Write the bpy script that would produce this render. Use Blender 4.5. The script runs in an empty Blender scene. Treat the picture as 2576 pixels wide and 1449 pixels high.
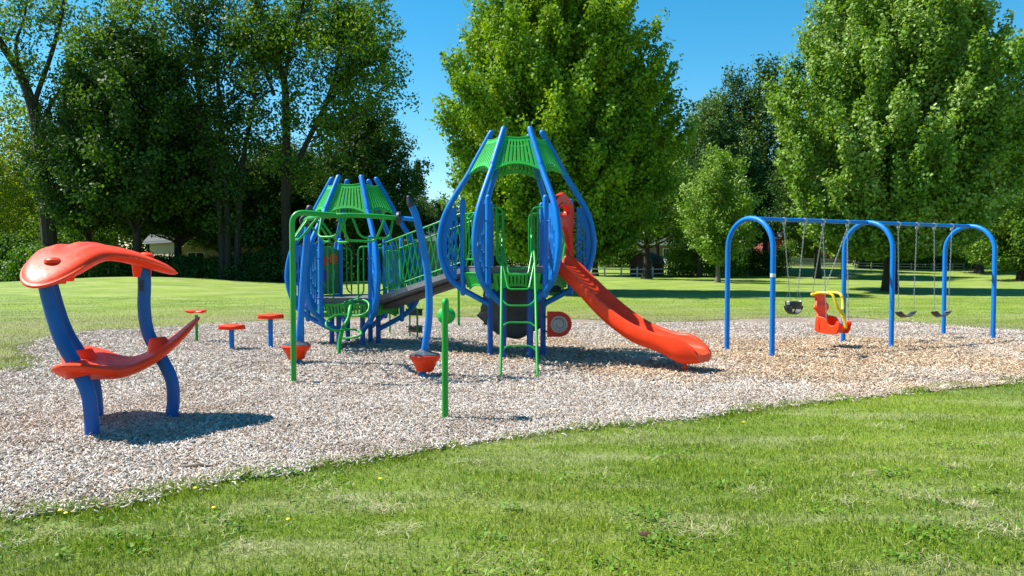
import bpy, math, random
import numpy as np
from mathutils import Vector, Matrix
random.seed(7); rng = np.random.default_rng(7)
S = bpy.context.scene; COL = S.collection; R = math.radians
# ------------------------------------------------------------------ camera, sky, sun
CAMH, FPX, PITCH = 1.65, 1900.0, math.atan((724.5 - 657) / 1900.0)
cd = bpy.data.cameras.new('camera'); cam = bpy.data.objects.new('camera', cd); COL.objects.link(cam)
cam.location = (0, 0, CAMH); cam.rotation_euler = (math.pi / 2 - PITCH, 0, 0)
cd.sensor_width = 36; cd.lens = FPX / 2576 * 36; cd.clip_end = 3000; cd.clip_start = .05
S.camera = cam
SH = Vector((.72, -.15, -1.0))                       # direction the sunlight travels
w = bpy.data.worlds.new('World'); S.world = w; w.use_nodes = True
nt = w.node_tree; bg = nt.nodes['Background']
sky = nt.nodes.new('ShaderNodeTexSky'); sky.sky_type = 'NISHITA'; sky.sun_disc = False
ELEV = math.atan(1 / math.hypot(SH.x, SH.y))
sky.sun_elevation = ELEV; sky.sun_rotation = math.atan2(-SH.x, -SH.y) % (2 * math.pi)
sky.air_density = 1.0; sky.dust_density = 0.1; sky.ozone_density = 2.5; sky.altitude = 200
hs = nt.nodes.new('ShaderNodeHueSaturation'); hs.inputs['Saturation'].default_value = 1.42; hs.inputs['Hue'].default_value = .482
nt.links.new(sky.outputs[0], hs.inputs['Color']); nt.links.new(hs.outputs[0], bg.inputs['Color'])
bg.inputs['Strength'].default_value = 0.084
sl = bpy.data.lights.new('sun', 'SUN'); so = bpy.data.objects.new('sun', sl); COL.objects.link(so)
sl.energy = 4.7; sl.angle = R(.53); sl.color = (1, .955, .88)
so.rotation_euler = SH.to_track_quat('-Z', 'Y').to_euler(); so.location = (-20, 5, 30)
S.view_settings.view_transform = 'Standard'; S.view_settings.look = 'None'; S.view_settings.exposure = 1.12; S.view_settings.gamma = 1
S.render.resolution_x, S.render.resolution_y = 1024, 576
S.cycles.max_bounces = 6; S.cycles.transparent_max_bounces = 8

# ------------------------------------------------------------------ helpers
def smst(a, b, x):
    t = np.clip((x - a) / (b - a), 0, 1); return t * t * (3 - 2 * t)
def hgt(x, y):                                        # lie of the land
    x = np.asarray(x, float); y = np.asarray(y, float)
    z = .55 * np.exp(-((x + 27) / 9) ** 2 - ((y - 51) / 9) ** 2)
    z = z + smst(76, 112, y) * (1.15 + .3 * np.sin(x * .05)) * smst(-8, 6, x)
    z = z + .35 * np.exp(-((x - 34) / 12) ** 2 - ((y - 84) / 7) ** 2)
    far = smst(22, 40, np.hypot(x - 1, y - 12))
    z = z + far * (.10 * np.sin(x * .11 + 1) * np.cos(y * .09) + .06 * np.sin(x * .31 + y * .17))
    return z
def H(x, y): return float(hgt(x, y))
def W(px, py, Y):                                     # point at distance Y seen along a direction of view
    f = Vector((0, math.cos(PITCH), -math.sin(PITCH))); u = Vector((0, math.sin(PITCH), math.cos(PITCH)))
    d = f + Vector((1, 0, 0)) * ((px - 1288) / FPX) + u * ((724.5 - py) / FPX)
    return Vector((0, 0, CAMH)) + d * (Y / d.y)
def G(px, py):
    f = Vector((0, math.cos(PITCH), -math.sin(PITCH))); u = Vector((0, math.sin(PITCH), math.cos(PITCH)))
    d = f + Vector((1, 0, 0)) * ((px - 1288) / FPX) + u * ((724.5 - py) / FPX)
    return Vector((0, 0, CAMH)) + d * (CAMH / -d.z)
def XD(px, D): return (px - 1288) / FPX * D
def sm(pts, n=6, closed=False):                       # Catmull-Rom
    P = [Vector(p) for p in pts]; N = len(P); out = []
    rngk = range(N) if closed else range(N - 1)
    for i in rngk:
        if closed: a, b, c, d = P[(i-1) % N], P[i], P[(i+1) % N], P[(i+2) % N]
        else: a, b, c, d = P[max(i-1, 0)], P[i], P[i+1], P[min(i+2, N-1)]
        for k in range(n):
            t = k / n
            out.append(.5 * ((2*b) + (c-a)*t + (2*a-5*b+4*c-d)*t*t + (3*b-a-3*c+d)*t**3))
    if not closed: out.append(P[-1])
    return out
def fillet(pts, r, n=6):                              # polyline with rounded corners
    P = [Vector(p) for p in pts]; out = [P[0]]
    for i in range(1, len(P) - 1):
        a, b, c = P[i-1], P[i], P[i+1]; u = (a - b); v = (c - b)
        rr = min(r, u.length * .49, v.length * .49); p = b + u.normalized() * rr; q = b + v.normalized() * rr
        for k in range(n + 1):
            t = k / n; out.append(p * (1-t)**2 + b * 2*t*(1-t) + q * t*t)
    out.append(P[-1]); return out
class MB:
    def __init__(s): s.v = []; s.f = []
    def add(s, V, F):
        o = len(s.v); s.v += [tuple(x) for x in V]; s.f += [tuple(i + o for i in f) for f in F]; return s
    def tube(s, pts, r, seg=14, cap='flat', closed=False):
        P = [Vector(p) for p in pts]; n = len(P)
        rr = r if isinstance(r, (list, tuple)) else [r] * n
        rr = list(rr)
        if cap == 'round' and not closed:
            a = (P[0] - P[1]).normalized(); b = (P[-1] - P[-2]).normalized(); ra, rb = rr[0], rr[-1]
            pre = [P[0] + a * ra * math.sin(t) for t in (1.5, 1.15, .8, .4)]; prr = [ra * math.cos(t) for t in (1.5, 1.15, .8, .4)]
            post = [P[-1] + b * rb * math.sin(t) for t in (.4, .8, 1.15, 1.5)]; por = [rb * math.cos(t) for t in (.4, .8, 1.15, 1.5)]
            P = pre + P + post; rr = prr + rr + por; n = len(P)
        V = []; ref = None
        for i in range(n):
            if closed: t = (P[(i+1) % n] - P[i-1])
            else: t = P[min(i+1, n-1)] - P[max(i-1, 0)]
            t = t.normalized() if t.length > 1e-9 else Vector((0, 0, 1))
            if ref is None:
                ref = Vector((0, 0, 1)) if abs(t.z) < .9 else Vector((0, 1, 0))
            x = ref - t * ref.dot(t)
            if x.length < 1e-4: x = t.orthogonal()
            x.normalize(); ref = x; y = t.cross(x)
            for k in range(seg):
                a = 2 * math.pi * k / seg; V.append(P[i] + (x * math.cos(a) + y * math.sin(a)) * rr[i])
        F = []
        m = n if closed else n - 1
        for i in range(m):
            j = (i + 1) % n
            for k in range(seg):
                l = (k + 1) % seg; F.append((i*seg+k, i*seg+l, j*seg+l, j*seg+k))
        if not closed:
            F.append(tuple(range(seg - 1, -1, -1))); F.append(tuple((n-1)*seg + k for k in range(seg)))
        return s.add(V, F)
    def box(s, c, size, rot=None, bev=0):
        c = Vector(c); x, y, z = [q / 2 for q in size]
        M = rot if rot is not None else Matrix.Identity(3)
        if isinstance(rot, (int, float)): M = Matrix.Rotation(rot, 3, 'Z')
        if bev <= 0:
            V = [c + M @ Vector((i*x, j*y, k*z)) for k in (-1, 1) for j in (-1, 1) for i in (-1, 1)]
            return s.add(V, [(0,2,3,1), (4,5,7,6), (0,1,5,4), (2,6,7,3), (0,4,6,2), (1,3,7,5)])
        b = min(bev, x*.9, y*.9, z*.9); rings = []
        for zz, ins in ((-z, b), (-z+b, 0), (z-b, 0), (z, b)):
            rings.append([(-x+ins+(b if ins == 0 else 0), -y+ins), (x-ins-(b if ins == 0 else 0), -y+ins), (x-ins, -y+ins+(b if ins == 0 else 0)), (x-ins, y-ins-(b if ins == 0 else 0)),
                          (x-ins-(b if ins == 0 else 0), y-ins), (-x+ins+(b if ins == 0 else 0), y-ins), (-x+ins, y-ins-(b if ins == 0 else 0)), (-x+ins, -y+ins+(b if ins == 0 else 0))])
            rings[-1] = [Vector((q[0], q[1], zz)) for q in rings[-1]]
        V = [c + M @ q for r_ in rings for q in r_]; F = []
        for i in range(3):
            for k in range(8): l = (k+1) % 8; F.append((i*8+k, i*8+l, (i+1)*8+l, (i+1)*8+k))
        F.append(tuple(range(7, -1, -1))); F.append(tuple(24 + k for k in range(8)))
        return s.add(V, F)
    def lathe(s, prof, c, seg=28, M=None):
        c = Vector(c); V = []; n = len(prof); M = M or Matrix.Identity(3)
        for r_, z in prof:
            for k in range(seg):
                a = 2*math.pi*k/seg; V.append(c + M @ Vector((r_*math.cos(a), r_*math.sin(a), z)))
        F = [(i*seg+k, i*seg+(k+1) % seg, (i+1)*seg+(k+1) % seg, (i+1)*seg+k) for i in range(n-1) for k in range(seg)]
        F.append(tuple(range(seg-1, -1, -1))); F.append(tuple((n-1)*seg+k for k in range(seg)))
        return s.add(V, F)
    def loft(s, rings, caps=True):
        m = len(rings[0]); V = [p for r_ in rings for p in r_]; n = len(rings)
        F = [(i*m+k, i*m+(k+1) % m, (i+1)*m+(k+1) % m, (i+1)*m+k) for i in range(n-1) for k in range(m)]
        if caps: F.append(tuple(range(m-1, -1, -1))); F.append(tuple((n-1)*m+k for k in range(m)))
        return s.add(V, F)
    def plate(s, outline, holes, th, fn, bev=0.0):    # flat plate with holes, fn maps (u, v, w) to space
        cu = bpy.data.curves.new('tmp', 'CURVE'); cu.dimensions = '2D'; cu.fill_mode = 'BOTH'; cu.extrude = th / 2 - bev; cu.bevel_depth = bev; cu.bevel_resolution = 1
        for loop in [outline] + holes:
            sp = cu.splines.new('POLY'); sp.points.add(len(loop) - 1)
            for i, p in enumerate(loop): sp.points[i].co = (p[0], p[1], 0, 1)
            sp.use_cyclic_u = True
        ob = bpy.data.objects.new('tmp', cu); me = ob.to_mesh()
        V = [fn(*v.co) for v in me.vertices]; F = [tuple(p.vertices) for p in me.polygons]
        ob.to_mesh_clear(); bpy.data.objects.remove(ob); bpy.data.curves.remove(cu)
        return s.add(V, F)
ORG = {}
def org(o): return ORG.get(o.name, Vector((0, 0, 0))) if o else Vector((0, 0, 0))
def mesh_from(mb, name, off, mat, smooth=True, ang=35):
    me = bpy.data.meshes.new(name); me.from_pydata([(v[0]-off.x, v[1]-off.y, v[2]-off.z) for v in mb.v], [], mb.f)
    me.materials.append(mat)
    me.validate()
    if smooth:
        me.polygons.foreach_set('use_smooth', [True] * len(me.polygons)); me.set_sharp_from_angle(angle=R(ang))
    me.update(); return me
def part(name, mb, mat, parent=None, label=None, smooth=True, ang=35):
    off = org(parent); me = mesh_from(mb, name, off, mat, smooth, ang)
    o = bpy.data.objects.new(name, me); COL.objects.link(o)
    if parent: o.parent = parent; ORG[o.name] = off
    if label: o['label'] = label
    return o
def tag(o, label, cat, group=None, kind=None):
    if label: o['label'] = label
    if cat: o['category'] = cat
    if group: o['group'] = group
    if kind: o['kind'] = kind
    return o
def thing(name, label, cat, loc, group=None):
    o = bpy.data.objects.new(name, None); COL.objects.link(o); o.location = loc; o.empty_display_size = .2
    ORG[o.name] = Vector(loc); return tag(o, label, cat, group)
def put(name, me, parent, center, ang=0, label=None):  # another part that shares a mesh
    o = bpy.data.objects.new(name, me); COL.objects.link(o); o.parent = parent
    o.location = Vector(center) - org(parent); o.rotation_euler = (0, 0, ang)
    if label: o['label'] = label
    return o
def npmesh(name, V, nper, mat, cols=None):             # V: (n, k, 3) faces made of k own vertices
    n, k, _ = V.shape; me = bpy.data.meshes.new(name)
    me.vertices.add(n*k); me.vertices.foreach_set('co', V.astype(np.float32).ravel())
    me.loops.add(n*k); me.loops.foreach_set('vertex_index', np.arange(n*k, dtype=np.int32))
    me.polygons.add(n); me.polygons.foreach_set('loop_start', np.arange(0, n*k, k, dtype=np.int32))
    me.polygons.foreach_set('loop_total', np.full(n, k, dtype=np.int32))
    me.materials.append(mat); me.update(calc_edges=True); return me

# ------------------------------------------------------------------ materials
def nodes(name):
    m = bpy.data.materials.new(name); m.use_nodes = True; t = m.node_tree; return m, t, t.nodes['Principled BSDF']
def N(t, typ, **kw):
    n = t.nodes.new(typ)
    for k, v in kw.items():
        if k in n.inputs: n.inputs[k].default_value = v
        else: setattr(n, k, v)
    return n
def ramp(t, stops, interp='LINEAR'):
    n = t.nodes.new('ShaderNodeValToRGB'); e = n.color_ramp.elements; n.color_ramp.interpolation = interp
    while len(e) < len(stops): e.new(.5)
    for i, (p, c) in enumerate(stops): e[i].position = p; e[i].color = (*c, 1) if len(c) == 3 else c
    return n
def L(t, a, b): t.links.new(a, b)
def paint(name, col, rough=.34, var=.12, bump=.0, spec=.5, coat=0, fade=(1, 1, 1)):
    m, t, b = nodes(name); tc = N(t, 'ShaderNodeTexCoord')
    n1 = N(t, 'ShaderNodeTexNoise', Scale=3.5, Detail=6.0, Roughness=.6); L(t, tc.outputs['Object'], n1.inputs['Vector'])
    a = tuple(c * (1 - var) for c in col); c2 = tuple(min(1, c * (1 + var) + .004 * f) for c, f in zip(col, fade))
    r_ = ramp(t, [(.3, a), (.7, c2)]); L(t, n1.outputs[0], r_.inputs[0]); L(t, r_.outputs[0], b.inputs['Base Color'])
    n2 = N(t, 'ShaderNodeTexNoise', Scale=22.0, Detail=5.0, Roughness=.7); L(t, tc.outputs['Object'], n2.inputs['Vector'])
    r2 = ramp(t, [(.3, (rough*.8,)*3), (.75, (min(1, rough*1.5),)*3)]); L(t, n2.outputs[0], r2.inputs[0]); L(t, r2.outputs[0], b.inputs['Roughness'])
    b.inputs['Specular IOR Level'].default_value = spec
    if coat: b.inputs['Coat Weight'].default_value = coat; b.inputs['Coat Roughness'].default_value = .15
    if bump:
        n3 = N(t, 'ShaderNodeTexNoise', Scale=180.0, Detail=3.0); L(t, tc.outputs['Object'], n3.inputs['Vector'])
        bp = N(t, 'ShaderNodeBump', Strength=bump, Distance=.002); L(t, n3.outputs[0], bp.inputs['Height']); L(t, bp.outputs[0], b.inputs['Normal'])
    return m
BLUE = paint('blue_paint', (.0, .165, .56), .4, .08, .1, .3)
BLUED = paint('dark_blue_paint', (.001, .085, .34), .4, .12, .15, .35)
BLUEP = paint('blue_panel', (.0, .15, .50), .45, .1, .1, .3)
GREEN = paint('green_paint', (.006, .29, .028), .38, .1, .1, .4)
GREENP = paint('green_panel', (.009, .35, .026), .4, .1, .1)
ORANGE = paint('orange_plastic', (.88, .052, .008), .4, .05, .12, .25)
REDP = paint('red_plastic', (.62, .028, .01), .4, .08, .2, .3)
YELLOW = paint('yellow_plastic', (.86, .60, .006), .33, .05)
BLACK = paint('black_rubber', (.016, .02, .028), .42, .2)
DECK = paint('grey_deck', (.12, .125, .135), .6, .2, .4)
ROCK = paint('dark_grey_plastic', (.085, .08, .078), .55, .3, .5)
SPIN = paint('grey_disc', (.38, .39, .40), .45, .1)
WHITEP = paint('white_paint', (.75, .76, .74), .5, .08)
TEAL = paint('teal_paint', (.01, .45, .42), .45, .08)
PINK = paint('magenta_panel', (.5, .01, .2), .5, .05)
PURP = paint('purple_panel', (.05, .01, .25), .5, .05)
def metal(name, col, rough):
    m, t, b = nodes(name); b.inputs['Base Color'].default_value = (*col, 1); b.inputs['Metallic'].default_value = .85
    tc = N(t, 'ShaderNodeTexCoord'); n = N(t, 'ShaderNodeTexNoise', Scale=40.0, Detail=4.0); L(t, tc.outputs['Object'], n.inputs['Vector'])
    r_ = ramp(t, [(.3, (rough*.7,)*3), (.7, (min(1, rough*1.5),)*3)]); L(t, n.outputs[0], r_.inputs[0]); L(t, r_.outputs[0], b.inputs['Roughness']); return m
ZINC = metal('galvanised_steel', (.40, .42, .43), .45)
def leafmat(name, cols, yel=None, trans=.3, rough=.6, spec=.25):
    m, t, b = nodes(name); ge = N(t, 'ShaderNodeNewGeometry'); tc = N(t, 'ShaderNodeTexCoord')
    rp = ramp(t, [(i / (len(cols) - 1), c) for i, c in enumerate(cols)]); 
    n = N(t, 'ShaderNodeTexNoise', Scale=.45, Detail=3.0); L(t, tc.outputs['Object'], n.inputs['Vector'])
    mx = N(t, 'ShaderNodeMath', operation='MULTIPLY_ADD'); L(t, ge.outputs['Random Per Island'], mx.inputs[0]); mx.inputs[1].default_value = .55
    mm = N(t, 'ShaderNodeMath', operation='MULTIPLY_ADD'); L(t, n.outputs[0], mm.inputs[0]); mm.inputs[1].default_value = 1.5; mm.inputs[2].default_value = -.52
    L(t, mm.outputs[0], mx.inputs[2]); L(t, mx.outputs[0], rp.inputs[0])
    L(t, rp.outputs[0], b.inputs['Base Color']); b.inputs['Roughness'].default_value = rough; b.inputs['Specular IOR Level'].default_value = spec
    tr = N(t, 'ShaderNodeBsdfTranslucent'); hsv = N(t, 'ShaderNodeHueSaturation', Hue=.485, Saturation=1.15, Value=1.5); L(t, rp.outputs[0], hsv.inputs['Color']); L(t, hsv.outputs[0], tr.inputs['Color'])
    ms = N(t, 'ShaderNodeMixShader'); ms.inputs[0].default_value = trans
    L(t, b.outputs[0], ms.inputs[1]); L(t, tr.outputs[0], ms.inputs[2])
    L(t, ms.outputs[0], t.nodes['Material Output'].inputs['Surface']); return m
LF_MAPLE = leafmat('maple_leaves', [(.05, .12, .010), (.10, .22, .014), (.18, .32, .018), (.32, .42, .03)])
LF_SILV = leafmat('silver_maple_leaves', [(.06, .14, .018), (.12, .23, .03), (.20, .33, .05), (.42, .52, .22)])
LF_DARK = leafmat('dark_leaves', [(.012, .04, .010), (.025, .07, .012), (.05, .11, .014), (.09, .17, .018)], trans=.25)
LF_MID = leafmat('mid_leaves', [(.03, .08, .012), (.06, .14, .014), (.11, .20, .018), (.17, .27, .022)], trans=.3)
LF_YEL = leafmat('yellow_green_leaves', [(.06, .12, .012), (.12, .20, .014), (.20, .27, .018), (.30, .34, .02)], trans=.4)
LF_OLIVE = leafmat('olive_leaves', [(.04, .085, .02), (.07, .13, .028), (.11, .19, .04), (.17, .26, .06)], trans=.2)
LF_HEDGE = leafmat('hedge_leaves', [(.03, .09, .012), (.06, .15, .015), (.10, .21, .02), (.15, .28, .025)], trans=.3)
def bark(name, c1, c2):
    m, t, b = nodes(name); tc = N(t, 'ShaderNodeTexCoord'); mp = N(t, 'ShaderNodeMapping'); mp.inputs['Scale'].default_value = (6, 6, 1.2); L(t, tc.outputs['Object'], mp.inputs[0])
    n = N(t, 'ShaderNodeTexNoise', Scale=2.0, Detail=8.0, Roughness=.7); L(t, mp.outputs[0], n.inputs['Vector'])
    r_ = ramp(t, [(.35, c1), (.65, c2)]); L(t, n.outputs[0], r_.inputs[0]); L(t, r_.outputs[0], b.inputs['Base Color']); b.inputs['Roughness'].default_value = .9
    bp = N(t, 'ShaderNodeBump', Strength=.8, Distance=.06); L(t, n.outputs[0], bp.inputs['Height']); L(t, bp.outputs[0], b.inputs['Normal']); return m
BARK = bark('bark', (.014, .011, .009), (.045, .036, .028))
BARKL = bark('pale_bark', (.07, .06, .05), (.24, .21, .17))
def lawnmat(name, blades=False):
    m, t, b = nodes(name); tc = N(t, 'ShaderNodeTexCoord'); ge = N(t, 'ShaderNodeNewGeometry')
    pos = ge.outputs['Position']
    n1 = N(t, 'ShaderNodeTexNoise', Scale=.35, Detail=5.0, Roughness=.6); L(t, pos, n1.inputs['Vector'])
    mp = N(t, 'ShaderNodeMapping'); mp.inputs['Scale'].default_value = (.30, 1.5, 1); mp.inputs['Rotation'].default_value = (0, 0, .12); L(t, pos, mp.inputs[0])
    n2 = N(t, 'ShaderNodeTexNoise', Scale=1.3, Detail=8.0, Roughness=.68); L(t, mp.outputs[0], n2.inputs['Vector'])
    g = ramp(t, [(.25, (.11, .20, .012)), (.5, (.22, .32, .022)), (.75, (.35, .42, .05))] if blades else [(.28, (.11, .185, .013)), (.5, (.185, .275, .022)), (.72, (.27, .35, .035))])
    if blades:
        ad = N(t, 'ShaderNodeMath', operation='MULTIPLY_ADD'); L(t, ge.outputs['Random Per Island'], ad.inputs[0]); ad.inputs[1].default_value = .75
        sb = N(t, 'ShaderNodeMath', operation='MULTIPLY_ADD'); L(t, n1.outputs[0], sb.inputs[0]); sb.inputs[1].default_value = 1.1; sb.inputs[2].default_value = -.42; L(t, sb.outputs[0], ad.inputs[2]); L(t, ad.outputs[0], g.inputs[0])
    else: L(t, n1.outputs[0], g.inputs[0])
    dry = ramp(t, [(.47, (0, 0, 0)), (.68, (1, 1, 1))]); L(t, n2.outputs[0], dry.inputs[0])
    mx = N(t, 'ShaderNodeMix', data_type='RGBA'); L(t, g.outputs[0], mx.inputs[6]); mx.inputs[7].default_value = (.46, .46, .20, 1) if blades else (.40, .42, .19, 1)
    k = N(t, 'ShaderNodeMath', operation='MULTIPLY'); L(t, dry.outputs[0], k.inputs[0]); k.inputs[1].default_value = .8 if not blades else .6; L(t, k.outputs[0], mx.inputs[0])
    out = mx.outputs[2]
    # worn brownish ring of thin turf round the chip bed
    sx = N(t, 'ShaderNodeSeparateXYZ'); L(t, pos, sx.inputs[0])
    vm = N(t, 'ShaderNodeVectorMath', operation='MULTIPLY_ADD'); L(t, pos, vm.inputs[0]); vm.inputs[1].default_value = (.085, .115, 0); vm.inputs[2].default_value = (.10, -1.42, 0)
    ln = N(t, 'ShaderNodeVectorMath', operation='LENGTH'); L(t, vm.outputs[0], ln.inputs[0])
    ri = ramp(t, [(.35, (0, 0, 0)), (.8, (1, 1, 1)), (1.0, (1, 1, 1))]); 
    mr = N(t, 'ShaderNodeMapRange'); mr.inputs['From Min'].default_value = 2.5; mr.inputs['From Max'].default_value = .9; L(t, ln.outputs['Value'], mr.inputs['Value']); L(t, mr.outputs[0], ri.inputs[0])
    yy = N(t, 'ShaderNodeMath', operation='GREATER_THAN'); L(t, sx.outputs['Y'], yy.inputs[0]); yy.inputs[1].default_value = 12.0
    nn = ramp(t, [(.35, (.25, .25, .25)), (.6, (1, 1, 1))]); L(t, n2.outputs[0], nn.inputs[0]); q0 = N(t, 'ShaderNodeMath', operation='MULTIPLY'); L(t, ri.outputs[0], q0.inputs[0]); L(t, nn.outputs[0], q0.inputs[1])
    q = N(t, 'ShaderNodeMath', operation='MULTIPLY'); L(t, q0.outputs[0], q.inputs[0]); L(t, yy.outputs[0], q.inputs[1])
    q2 = N(t, 'ShaderNodeMath', operation='MULTIPLY'); L(t, q.outputs[0], q2.inputs[0]); q2.inputs[1].default_value = .85
    m2 = N(t, 'ShaderNodeMix', data_type='RGBA'); L(t, q2.outputs[0], m2.inputs[0]); L(t, out, m2.inputs[6]); m2.inputs[7].default_value = (.27, .24, .11, 1)
    out = m2.outputs[2]
    if not blades:
        n3 = N(t, 'ShaderNodeTexNoise', Scale=28.0, Detail=6.0, Roughness=.8); L(t, pos, n3.inputs['Vector'])
        r3 = ramp(t, [(.3, (.45, .45, .45)), (.7, (1.35, 1.35, 1.35))]); L(t, n3.outputs[0], r3.inputs[0])
        m3 = N(t, 'ShaderNodeMix', data_type='RGBA', blend_type='MULTIPLY'); m3.inputs[0].default_value = 1; L(t, out, m3.inputs[6]); L(t, r3.outputs[0], m3.inputs[7]); out = m3.outputs[2]
        bp = N(t, 'ShaderNodeBump', Strength=.9, Distance=.04); L(t, n3.outputs[0], bp.inputs['Height']); L(t, bp.outputs[0], b.inputs['Normal'])
    L(t, out, b.inputs['Base Color']); b.inputs['Roughness'].default_value = .7 if not blades else .5; b.inputs['Specular IOR Level'].default_value = .25
    if blades:
        tr = N(t, 'ShaderNodeBsdfTranslucent'); hv = N(t, 'ShaderNodeHueSaturation', Value=1.3); L(t, out, hv.inputs['Color']); L(t, hv.outputs[0], tr.inputs['Color'])
        ms = N(t, 'ShaderNodeMixShader'); ms.inputs[0].default_value = .3; L(t, b.outputs[0], ms.inputs[1]); L(t, tr.outputs[0], ms.inputs[2]); L(t, ms.outputs[0], t.nodes['Material Output'].inputs['Surface'])
    return m
LAWN = lawnmat('lawn'); BLADE = lawnmat('grass_blades', True)
def chipmat(name, island):
    m, t, b = nodes(name); ge = N(t, 'ShaderNodeNewGeometry'); pos = ge.outputs['Position']
    cr = ramp(t, [(0, (.16, .095, .055)), (.10, (.34, .24, .16)), (.35, (.45, .385, .32)), (.65, (.53, .475, .425)), (1, (.65, .61, .57))])
    tan = ramp(t, [(0, (.18, .10, .05)), (.3, (.46, .31, .18)), (.7, (.60, .45, .29)), (1, (.72, .60, .45))])
    if island: src = ge.outputs['Random Per Island']
    else:
        mp = N(t, 'ShaderNodeMapping'); mp.inputs['Scale'].default_value = (22, 60, 1); nz = N(t, 'ShaderNodeTexNoise', Scale=3.0, Detail=2.0); L(t, pos, nz.inputs['Vector'])
        av = N(t, 'ShaderNodeVectorMath', operation='MULTIPLY_ADD'); L(t, nz.outputs['Color'], av.inputs[0]); av.inputs[1].default_value = (.5, .5, 0); L(t, pos, av.inputs[2]); L(t, av.outputs[0], mp.inputs[0])
        vo = N(t, 'ShaderNodeTexVoronoi', Scale=1.0); L(t, mp.outputs[0], vo.inputs['Vector']); sc = N(t, 'ShaderNodeSeparateColor'); L(t, vo.outputs['Color'], sc.inputs[0]); src = sc.outputs[0]
        bp = N(t, 'ShaderNodeBump', Strength=.8, Distance=.02); L(t, vo.outputs['Distance'], bp.inputs['Height']); L(t, bp.outputs[0], b.inputs['Normal'])
    L(t, src, cr.inputs[0]); L(t, src, tan.inputs[0])
    n = N(t, 'ShaderNodeTexNoise', Scale=.5, Detail=4.0); L(t, pos, n.inputs['Vector'])
    vm = N(t, 'ShaderNodeVectorMath', operation='MULTIPLY_ADD'); L(t, pos, vm.inputs[0]); vm.inputs[1].default_value = (.17, .30, 0); vm.inputs[2].default_value = (-1.05, -3.95, 0)
    ln = N(t, 'ShaderNodeVectorMath', operation='LENGTH'); L(t, vm.outputs[0], ln.inputs[0])
    sb = N(t, 'ShaderNodeMath', operation='SUBTRACT'); L(t, n.outputs[0], sb.inputs[0]); 
    ml = N(t, 'ShaderNodeMath', operation='MULTIPLY'); L(t, ln.outputs['Value'], ml.inputs[0]); ml.inputs[1].default_value = .28; L(t, ml.outputs[0], sb.inputs[1])
    rr = ramp(t, [(.12, (0, 0, 0)), (.38, (.9, .9, .9))]); L(t, sb.outputs[0], rr.inputs[0])
    mx = N(t, 'ShaderNodeMix', data_type='RGBA'); L(t, rr.outputs[0], mx.inputs[0]); L(t, cr.outputs[0], mx.inputs[6]); L(t, tan.outputs[0], mx.inputs[7])
    dk_ = N(t, 'ShaderNodeMix', data_type='RGBA', blend_type='MULTIPLY'); dk_.inputs[0].default_value = 1; L(t, mx.outputs[2], dk_.inputs[6]); lo_ = N(t, 'ShaderNodeTexNoise', Scale=1.1, Detail=6.0, Roughness=.65); L(t, pos, lo_.inputs['Vector']); lr = ramp(t, [(.32, (.70, .66, .62)), (.55, (1, 1, 1)), (.75, (1.06, 1.06, 1.06))] if island else [(.32, (.42, .38, .35)), (.6, (.64, .60, .57))]); L(t, lo_.outputs[0], lr.inputs[0]); L(t, lr.outputs[0], dk_.inputs[7])  # bed variant is darkened: shade in the gaps between chips put into its colour
    L(t, dk_.outputs[2], b.inputs['Base Color']); b.inputs['Roughness'].default_value = .75; b.inputs['Specular IOR Level'].default_value = .25; return m
CHIPBED = chipmat('chip_bed', False); CHIP = chipmat('wood_chips', True)
def strawmat():
    m, t, b = nodes('dry_clippings'); ge = N(t, 'ShaderNodeNewGeometry'); r_ = ramp(t, [(0, (.28, .24, .12)), (1, (.62, .56, .36))]); L(t, ge.outputs['Random Per Island'], r_.inputs[0]); L(t, r_.outputs[0], b.inputs['Base Color']); b.inputs['Roughness'].default_value = .7; return m
STRAW = strawmat()
def wallmat(name, c1, c2, sx=4.0, brick=True, mortar=(.3, .29, .27), rw=.5, rh=.12):
    m, t, b = nodes(name); tc = N(t, 'ShaderNodeTexCoord')
    mp = N(t, 'ShaderNodeMapping'); mp.inputs['Rotation'].default_value = (R(90), 0, 0); L(t, tc.outputs['Object'], mp.inputs[0])
    bt = N(t, 'ShaderNodeTexBrick', Scale=1.0); bt.inputs['Color1'].default_value = (*c1, 1); bt.inputs['Color2'].default_value = (*c2, 1); bt.inputs['Mortar'].default_value = (*mortar, 1)
    bt.inputs['Brick Width'].default_value = rw; bt.inputs['Row Height'].default_value = rh; bt.inputs['Mortar Size'].default_value = .012; L(t, mp.outputs[0], bt.inputs['Vector'])
    L(t, bt.outputs[0], b.inputs['Base Color']); b.inputs['Roughness'].default_value = .85; return m
BRICK = wallmat('beige_brick', (.46, .40, .33), (.40, .34, .28)); SIDING = wallmat('blue_grey_siding', (.22, .26, .30), (.20, .24, .28), rw=30, rh=.18, mortar=(.1, .12, .14))
REDB = wallmat('red_brown_siding', (.26, .06, .045), (.22, .05, .04), rw=20, rh=.2, mortar=(.1, .03, .02)); BROWN = wallmat('brown_brick', (.16, .10, .075), (.12, .08, .06))
SHING = wallmat('grey_shingles', (.15, .16, .18), (.10, .11, .125), rw=.4, rh=.2, mortar=(.06, .06, .07)); SHINGB = wallmat('dark_shingles', (.06, .06, .07), (.10, .10, .11), rw=.4, rh=.2, mortar=(.03, .03, .03))
BARN = paint('barn_red_boards', (.05, .012, .012), .8, .3); GLASS = paint('dark_glass', (.02, .025, .03), .1, .2, 0, .6)
WOOD = paint('cedar_board', (.42, .25, .14), .75, .15); DWOOD = paint('dark_wood', (.06, .03, .02), .8, .3); GREYW = paint('weathered_fence', (.20, .22, .22), .8, .2); WHITEF = paint('white_fence', (.45, .47, .46), .6, .1); REDDECK = paint('red_stained_wood', (.30, .07, .04), .7, .2)
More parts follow.
